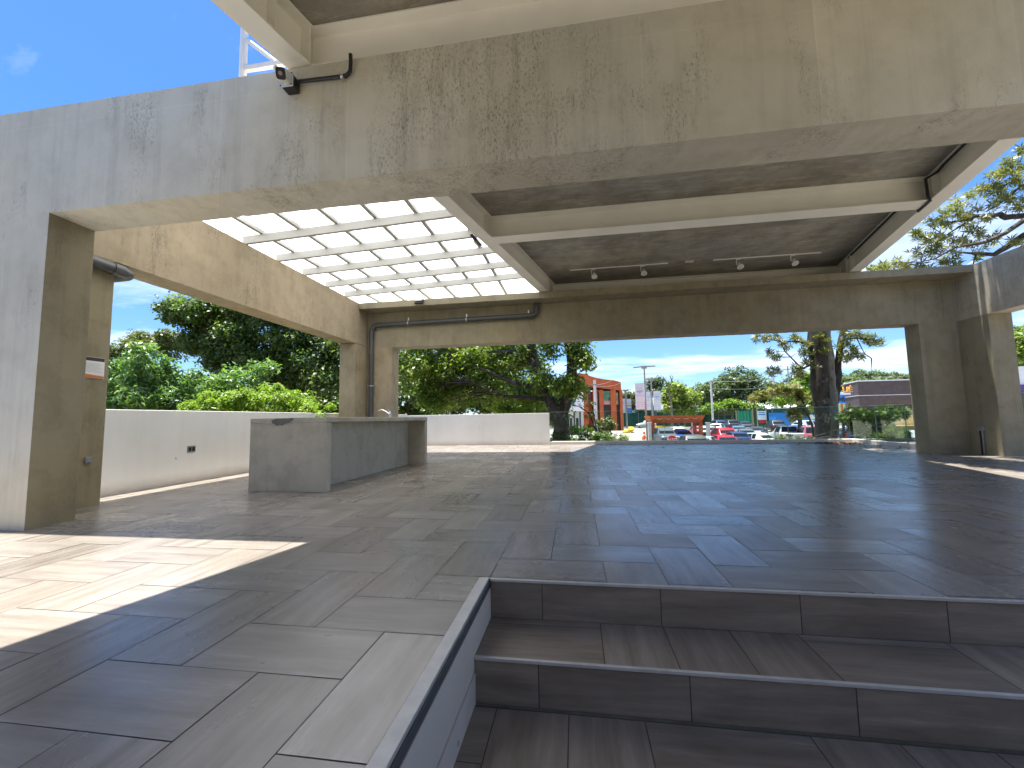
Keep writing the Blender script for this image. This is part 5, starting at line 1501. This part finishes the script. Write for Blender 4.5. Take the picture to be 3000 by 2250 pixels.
MB().box(vx0 + 0.4, Yv - 0.1, at(2990, 1150, Yv).z, vx0 + 14, Yv + 0.09, at(2990, 1127, Yv).z).build('purple_band', M['purple'], vs_)
MB().box(vx0 + 0.6, Yv - 0.05, ground_z(Yv), vx0 + 14, Yv + 0.085, at(2990, 1152, Yv).z).build('shop_front', M['shop_glass'], vs_)
MB().box(vx0, Yv - 0.2, at(2990, 1160, Yv).z, vx0 + 0.38, Yv + 0.3, at(2990, 1060, Yv).z).build('corner_fin', M['white_sign'], vs_)

# ================================================================= CARS
M['tyre'] = plain('tyre_rubber', (0.016, 0.016, 0.017), 0.8)
M['rim'] = plain('wheel_rim', (0.45, 0.45, 0.46), 0.3, 0.8)
M['car_glass'] = plain('car_glass', (0.010, 0.013, 0.018), 0.10, 0, 0.08, 6, 0.12)
M['headlamp'] = plain('headlamp', (0.72, 0.72, 0.70), 0.12)
M['taillamp'] = plain('taillamp', (0.45, 0.012, 0.012), 0.2)
M['plate_w'] = plain('number_plate', (0.72, 0.72, 0.68), 0.5)
M['bumper'] = plain('black_bumper', (0.02, 0.02, 0.021), 0.6)


def paint(name, c):
    n = N(name)
    b = n.n('BsdfPrincipled')
    b.inputs['Base Color'].default_value = (*c, 1)
    b.inputs['Roughness'].default_value = 0.35
    b.inputs['Metallic'].default_value = 0.0
    b.inputs['Specular IOR Level'].default_value = 0.3
    b.inputs['Coat Weight'].default_value = 0.2
    b.inputs['Coat Roughness'].default_value = 0.06
    n.t.links.new(b.outputs[0], n.out.inputs['Surface'])
    return n.m


PAINT = {k: paint('car_paint_' + k, c) for k, c in dict(white=(0.52, 0.53, 0.54), silver=(0.24, 0.26, 0.27), grey=(0.07, 0.085, 0.095), dark=(0.018, 0.024, 0.034), navy=(0.014, 0.032, 0.085), blue=(0.008, 0.10, 0.46), red=(0.30, 0.006, 0.018), pink=(0.34, 0.075, 0.105), black=(0.016, 0.016, 0.018), olive=(0.06, 0.065, 0.055), steel=(0.07, 0.11, 0.18)).items()}

CAR = {   # (x from the nose, z bottom, z belt, z top, half width, half width at top)
    'sedan': (1.45, [(0, .36, .60, .64, .70, .58), (.12, .24, .66, .72, .82, .68), (.5, .20, .72, .80, .87, .74), (1.35, .20, .88, .97, .89, .78), (2.05, .20, .93, 1.43, .89, .60), (2.45, .20, .94, 1.46, .89, .61), (3.05, .20, .95, 1.43, .89, .60), (3.75, .20, .97, 1.08, .88, .76), (4.35, .24, .92, 1.03, .85, .72), (4.5, .36, .78, .86, .76, .64)], 3, 4, 6, 7, (.82, 3.65)),
    'suv': (1.68, [(0, .42, .72, .80, .72, .60), (.12, .28, .80, .92, .86, .74), (.5, .24, .86, .98, .91, .79), (1.25, .24, .98, 1.10, .93, .82), (1.85, .24, 1.02, 1.62, .93, .66), (2.5, .24, 1.03, 1.69, .93, .68), (3.75, .24, 1.05, 1.66, .93, .66), (4.28, .24, 1.06, 1.16, .91, .80), (4.45, .28, .95, 1.04, .86, .76), (4.55, .42, .80, .88, .80, .70)], 3, 4, 6, 7, (.88, 3.6)),
    'hatch': (1.5, [(0, .38, .64, .70, .66, .56), (.12, .24, .72, .80, .78, .68), (.45, .2, .78, .88, .82, .72), (1.0, .2, .92, 1.02, .84, .74), (1.65, .2, .96, 1.46, .84, .60), (2.2, .2, .97, 1.51, .84, .61), (3.1, .2, .99, 1.46, .84, .60), (3.55, .2, 1.0, 1.08, .82, .72), (3.68, .26, .88, .96, .78, .68), (3.75, .4, .74, .82, .72, .62)], 3, 4, 6, 7, (.72, 2.95)),
    'pickup': (1.8, [(0, .48, .80, .90, .74, .62), (.12, .34, .90, 1.02, .88, .78), (.5, .30, .96, 1.09, .93, .82), (1.25, .30, 1.06, 1.18, .94, .84), (1.85, .30, 1.10, 1.74, .94, .70), (2.3, .30, 1.11, 1.80, .94, .71), (3.15, .30, 1.11, 1.76, .94, .70), (3.4, .30, 1.10, 1.14, .94, .86), (5.1, .34, 1.08, 1.12, .93, .86), (5.2, .46, 1.02, 1.06, .90, .84)], 3, 4, 6, 7, (.95, 4.1)),
    'van': (1.95, [(0, .44, .80, .92, .74, .62), (.15, .28, .95, 1.08, .88, .76), (.5, .26, 1.02, 1.15, .92, .80), (.95, .26, 1.10, 1.24, .93, .82), (1.65, .26, 1.14, 1.88, .93, .74), (2.4, .26, 1.15, 1.95, .93, .75), (4.15, .26, 1.15, 1.92, .93, .74), (4.5, .26, 1.12, 1.24, .92, .84), (4.6, .30, 1.0, 1.1, .90, .80), (4.66, .42, .80, .9, .84, .74)], 3, 4, 6, 7, (.85, 3.7)),
}
PROTO = {}


def ring(s):
    x, zb, zl, zt, w, wt = s
    zm = (zb + zl) * 0.5
    half = [(w * 0.86, zb), (w, zb + 0.10), (w * 1.01, zm), (w * 0.975, zl), (wt, zt - (zt - zl) * 0.06), (wt * 0.82, zt)]
    pts = [(a, z) for a, z in half] + [(-a, z) for a, z in reversed(half)]
    return [(px_, x, z) for px_, z in pts]


def make_car(kind):
    """nose at -y; parts at the origin; centred on its length"""
    H, S, iw, ir, ie, ib, wh = CAR[kind]
    L = S[-1][0]
    off = -L / 2
    root = thing('parked_car', 'x', 'car', (0, 0, 0))
    root.name = 'parked_car'
    rings = [ring(s) for s in S]
    n = 12
    m = MB()
    vs = [(a, y + off, z) for r_ in rings for a, y, z in r_]
    fs = [(j * n + i, j * n + (i + 1) % n, (j + 1) * n + (i + 1) % n, (j + 1) * n + i) for j in range(len(S) - 1) for i in range(n)]
    fs += [tuple(range(n - 1, -1, -1)), tuple((len(S) - 1) * n + i for i in range(n))]
    m.add(vs, fs)
    parts = [m.build('body', PAINT['white'], root, True)]

    def quad(a, b, c, d, k, nm, lift=0.012):
        a, b, c, d = map(Vector, (a, b, c, d))
        ce = (a + b + c + d) / 4
        nr = (b - a).cross(d - a).normalized()
        if nr.dot(ce - Vector((0, 0, 0.7))) < 0: nr = -nr
        q = [ce + (p - ce) * k + nr * lift for p in (a, b, c, d)]
        parts.append(MB().slab(q, nr * 0.006).build(nm, M['car_glass'], root))

    def V(j, i): x, y, z = rings[j][i]; return (x, y + off, z)
    quad(V(iw, 4), V(iw, 7), V(ir, 7), V(ir, 4), 0.9, 'windshield')
    quad(V(ie, 4), V(ie, 7), V(ib, 7), V(ib, 4), 0.88, 'rear_window')
    for (bl, tp) in ((3, 4), (8, 7)):
        md = (ir + ie) // 2
        quad(V(iw + 1, bl), V(md, bl), V(md, tp), V(ir, tp), 0.86, 'side_window')
        quad(V(md, bl), V(ie + (0 if kind == 'pickup' else 0), bl), V(ie, tp), V(md, tp), 0.86, 'side_window')
    zr = 0.36 if kind in ('suv', 'pickup') else 0.32
    for wy in wh:
        for sg in (-1, 1):
            x = sg * (S[4][4] - 0.02)
            m = MB(); m.tube([(x - sg * 0.20, wy + off, zr), (x - sg * 0.02, wy + off, zr), (x + sg * 0.012, wy + off, zr)], [zr, zr, zr * 0.9], 20)
            w_ = m.build('wheel', M['tyre'], root, True); parts.append(w_)
            m = MB(); m.tube([(x + sg * 0.012, wy + off, zr), (x + sg * 0.018, wy + off, zr)], zr * 0.62, 16)
            parts.append(m.build('rim', M['rim'], w_))
    zf, zk = (S[1][2] + S[1][3]) / 2 - 0.05, S[-2][2] - 0.10
    for sg in (-1, 1):
        xh = sg * S[1][4] * 0.78
        parts.append(MB().box(xh - 0.16, off + 0.02, zf - 0.07, xh + 0.16, off + 0.22, zf + 0.06).build('headlight', M['headlamp'], root, bevel=0.02))
        xh = sg * S[-2][4] * 0.86
        parts.append(MB().box(xh - 0.11, L + off - 0.28, zk - 0.16, xh + 0.11, L + off + 0.005, zk + 0.10).build('taillight', M['taillamp'], root, bevel=0.02))
    parts.append(MB().box(-0.5, off - 0.012, S[0][1] + 0.06, 0.5, off + 0.05, S[0][2] - 0.04).build('grille', M['bumper'], root))
    parts.append(MB().box(-0.19, L + off - 0.01, S[-1][1] + 0.12, 0.19, L + off + 0.022, S[-1][1] + 0.24).build('number_plate', M['plate_w'], root))
    parts.append(MB().box(-S[-1][4], L + off - 0.09, S[-1][1] - 0.1, S[-1][4], L + off + 0.012, S[-1][1] + 0.08).build('bumper', M['bumper'], root))
    if kind == 'pickup':
        a, b = 3.46 + off, L + off - 0.10
        parts.append(MB().box(-0.72, a, 1.10, 0.72, b, 1.135).build('bed_cover', M['bumper'], root))
    return root


def kids(o): return [c for c in col.objects if c.parent == o]


def copy_tree(o, parent=None):
    c = o.copy(); col.objects.link(c)
    if parent is not None: c.parent = parent
    for ch in kids(o): copy_tree(ch, c)
    return c


CARS = [
    ('hatch', 'white', 1892, 86, -90, 'small white hatchback seen side on by the far hedge'),
    ('pickup', 'grey', 1941, 45.5, 4, 'dark grey pickup facing the camera under the gate'),
    ('sedan', 'white', 1984, 53, 12, 'white car facing the camera behind the bright blue car'),
    ('sedan', 'blue', 1996, 47.5, 6, 'bright blue car facing the camera under the gate'),
    ('suv', 'olive', 2021, 33.5, 178, 'dark olive car with a wide rear window just behind the stop sign'),
    ('sedan', 'silver', 2062, 36, 150, 'silver car mostly hidden by the kerb at the right gate post'),
    ('sedan', 'pink', 2040, 55, 180, 'faded red sedan seen through the right side of the gate'),
    ('suv', 'black', 2074, 51, 165, 'black car tight behind the right gate post'),
    ('hatch', 'white', 2101, 60, 150, 'white hatchback parked right of the gate'),
    ('suv', 'navy', 2102, 68, 180, 'dark blue car in the back row behind the white hatchback'),
    ('suv', 'dark', 2135, 69, 180, 'dark sport utility car in the back row before the green net'),
    ('suv', 'red', 2110, 46, 180, 'red sport utility car seen from behind'),
    ('sedan', 'red', 2115, 37.5, 176, 'bright red car nearest to the kerb'),
    ('sedan', 'steel', 2157, 54, 172, 'steel blue sedan right of the red cars'),
    ('hatch', 'navy', 2150, 42, 178, 'dark blue hatchback close beside the bright red car'),
    ('sedan', 'grey', 2181, 47.5, 165, 'dark grey sedan behind the near white sedan'),
    ('sedan', 'dark', 2179, 67, 170, 'dark sedan with red tail lamps before the green hoarding'),
    ('sedan', 'dark', 2216, 51.5, 150, 'black sedan in front of the white poster'),
    ('sedan', 'white', 2222, 40.5, 30, 'white sedan nearest to the kerb'),
    ('pickup', 'white', 2303, 46, 172, 'white pickup seen from behind beside the hedge'),
    ('suv', 'dark', 2269, 64, 170, 'dark sport utility car beside the blue cabin'),
    ('suv', 'white', 2368, 61, 115, 'white sport utility car in front of the blue cabin'),
    ('sedan', 'blue', 2338, 54, 150, 'blue car between the white pickup and the tall trunk'),
    ('pickup', 'pink', 2372, 44, 176, 'faded pink pickup close left of the tall trunk'),
    ('van', 'white', 2659, 30.5, 172, 'white van behind the glass beside the right column'),
    ('sedan', 'navy', 2490, 47, 120, 'navy car half hidden by the shrub behind the glass'),
    ('sedan', 'silver', 2600, 46, 95, 'silver car glimpsed between shrub and white van'),
]
first = set()
protos = {}
for kind, colr, px, Yd, ang, lab in CARS:
    if kind not in protos:
        protos[kind] = make_car(kind)
    src = protos[kind]
    if kind not in first:
        o = src; first.add(kind)
    else:
        o = copy_tree(src)
    g = on_ground(px, Yd)
    o.location = (g.x, Yd, g.z)
    o.rotation_euler = (0, 0, R(ang))
    tag(o, lab, 'car', 'cars parked in the lot')
    for ch in kids(o):
        if ch.name.split('.')[0] == 'body':
            ch.material_slots[0].link = 'OBJECT'
            ch.material_slots[0].material = PAINT[colr]

# ================================================================= LIGHT, SKY, CAMERA
SUN_DIR = Vector((0.088, -0.020, -1.0)).normalized()      # the way the light travels: nearly overhead
sun = bpy.data.lights.new('sun', 'SUN')
sun.energy = 4.5
sun.angle = R(0.5)
sun.color = (1.0, 0.965, 0.905)
so = bpy.data.objects.new('sun', sun)
so.rotation_euler = SUN_DIR.to_track_quat('-Z', 'Y').to_euler()
so.location = (-5, 0, 40)
col.objects.link(so)

w = bpy.data.worlds.new('World')
scene.world = w
w.use_nodes = True
nt = w.node_tree
nt.nodes.clear()
out = nt.nodes.new('ShaderNodeOutputWorld')
bg = nt.nodes.new('ShaderNodeBackground')
bg.inputs['Strength'].default_value = 0.078
sk = nt.nodes.new('ShaderNodeTexSky')
sk.sky_type = 'NISHITA'
sk.sun_disc = False
sk.sun_elevation = math.asin(-SUN_DIR.z)
sk.sun_rotation = math.atan2(-SUN_DIR.x, -SUN_DIR.y)
sk.air_density, sk.dust_density, sk.ozone_density = 1.0, 0.6, 2.5
# thin clouds: noise on the sky dome seen from below
tc = nt.nodes.new('ShaderNodeTexCoord')
sp_ = nt.nodes.new('ShaderNodeSeparateXYZ'); nt.links.new(tc.outputs['Generated'], sp_.inputs[0])
def wm(op, a, b=0.0):
    nd = nt.nodes.new('ShaderNodeMath'); nd.operation = op
    for i, v in enumerate((a, b)):
        if isinstance(v, bpy.types.NodeSocket): nt.links.new(v, nd.inputs[i])
        else: nd.inputs[i].default_value = v
    return nd.outputs[0]
zc_ = wm('ADD', wm('MAXIMUM', sp_.outputs[2], 0.0), 0.10)
cx = nt.nodes.new('ShaderNodeCombineXYZ')
nt.links.new(wm('DIVIDE', sp_.outputs[0], zc_), cx.inputs[0]); nt.links.new(wm('DIVIDE', sp_.outputs[1], zc_), cx.inputs[1])
mp = nt.nodes.new('ShaderNodeMapping'); mp.inputs['Scale'].default_value = (0.55, 1.0, 1.0); mp.inputs['Location'].default_value = (2.3, 0.7, 0)
nt.links.new(cx.outputs[0], mp.inputs[0])
nz = nt.nodes.new('ShaderNodeTexNoise'); nz.inputs['Scale'].default_value = 0.9; nz.inputs['Detail'].default_value = 8; nz.inputs['Roughness'].default_value = 0.6; nz.inputs['Distortion'].default_value = 0.3
nt.links.new(mp.outputs[0], nz.inputs['Vector'])
rp = nt.nodes.new('ShaderNodeValToRGB')
rp.color_ramp.elements[0].position, rp.color_ramp.elements[1].position = 0.485, 0.72
nt.links.new(nz.outputs['Fac'], rp.inputs[0])
mx = nt.nodes.new('ShaderNodeMix'); mx.data_type = 'RGBA'
ia = [i for i in mx.inputs if i.type == 'RGBA']; fa_ = [i for i in mx.inputs if i.type == 'VALUE'][0]
nt.links.new(wm('MULTIPLY', rp.outputs[0], 0.85), fa_)
tint = nt.nodes.new('ShaderNodeMix'); tint.data_type = 'RGBA'; tint.blend_type = 'MULTIPLY'
[i for i in tint.inputs if i.type == 'VALUE'][0].default_value = 1.0
ti = [i for i in tint.inputs if i.type == 'RGBA']
nt.links.new(sk.outputs[0], ti[0]); tr_n = nt.nodes.new('ShaderNodeValToRGB')
tr_n.color_ramp.elements[0].position, tr_n.color_ramp.elements[0].color = 0.0, (0.48, 0.62, 0.78, 1)
tr_n.color_ramp.elements[1].position, tr_n.color_ramp.elements[1].color = 0.45, (0.38, 0.64, 0.95, 1)
nt.links.new(sp_.outputs[2], tr_n.inputs[0]); nt.links.new(tr_n.outputs[0], ti[1])
nt.links.new([o for o in tint.outputs if o.type == 'RGBA'][0], ia[0])
ia[1].default_value = (6.2, 6.4, 6.7, 1)
nt.links.new([o for o in mx.outputs if o.type == 'RGBA'][0], bg.inputs['Color'])
nt.links.new(bg.outputs[0], out.inputs['Surface'])

cam = bpy.data.cameras.new('camera')
cam.sensor_fit = 'HORIZONTAL'
cam.sensor_width = 36.0
cam.lens = F_PX / 3000 * 36.0
cam.clip_start, cam.clip_end = 0.05, 4000
co = bpy.data.objects.new('camera', cam)
mw = Matrix(((RT[0], UP[0], -FW[0], 0), (RT[1], UP[1], -FW[1], 0), (RT[2], UP[2], -FW[2], CAM_Z), (0, 0, 0, 1)))
co.matrix_world = mw
col.objects.link(co)
scene.camera = co

scene.view_settings.view_transform = 'Standard'
scene.view_settings.look = 'None'
scene.view_settings.gamma = 1.0
scene.view_settings.exposure = 1.88
scene.cycles.max_bounces = 10
scene.cycles.diffuse_bounces = 6
scene.cycles.glossy_bounces = 4
scene.cycles.transparent_max_bounces = 12
scene.cycles.sample_clamp_indirect = 6.0
scene.cycles.use_denoising = True
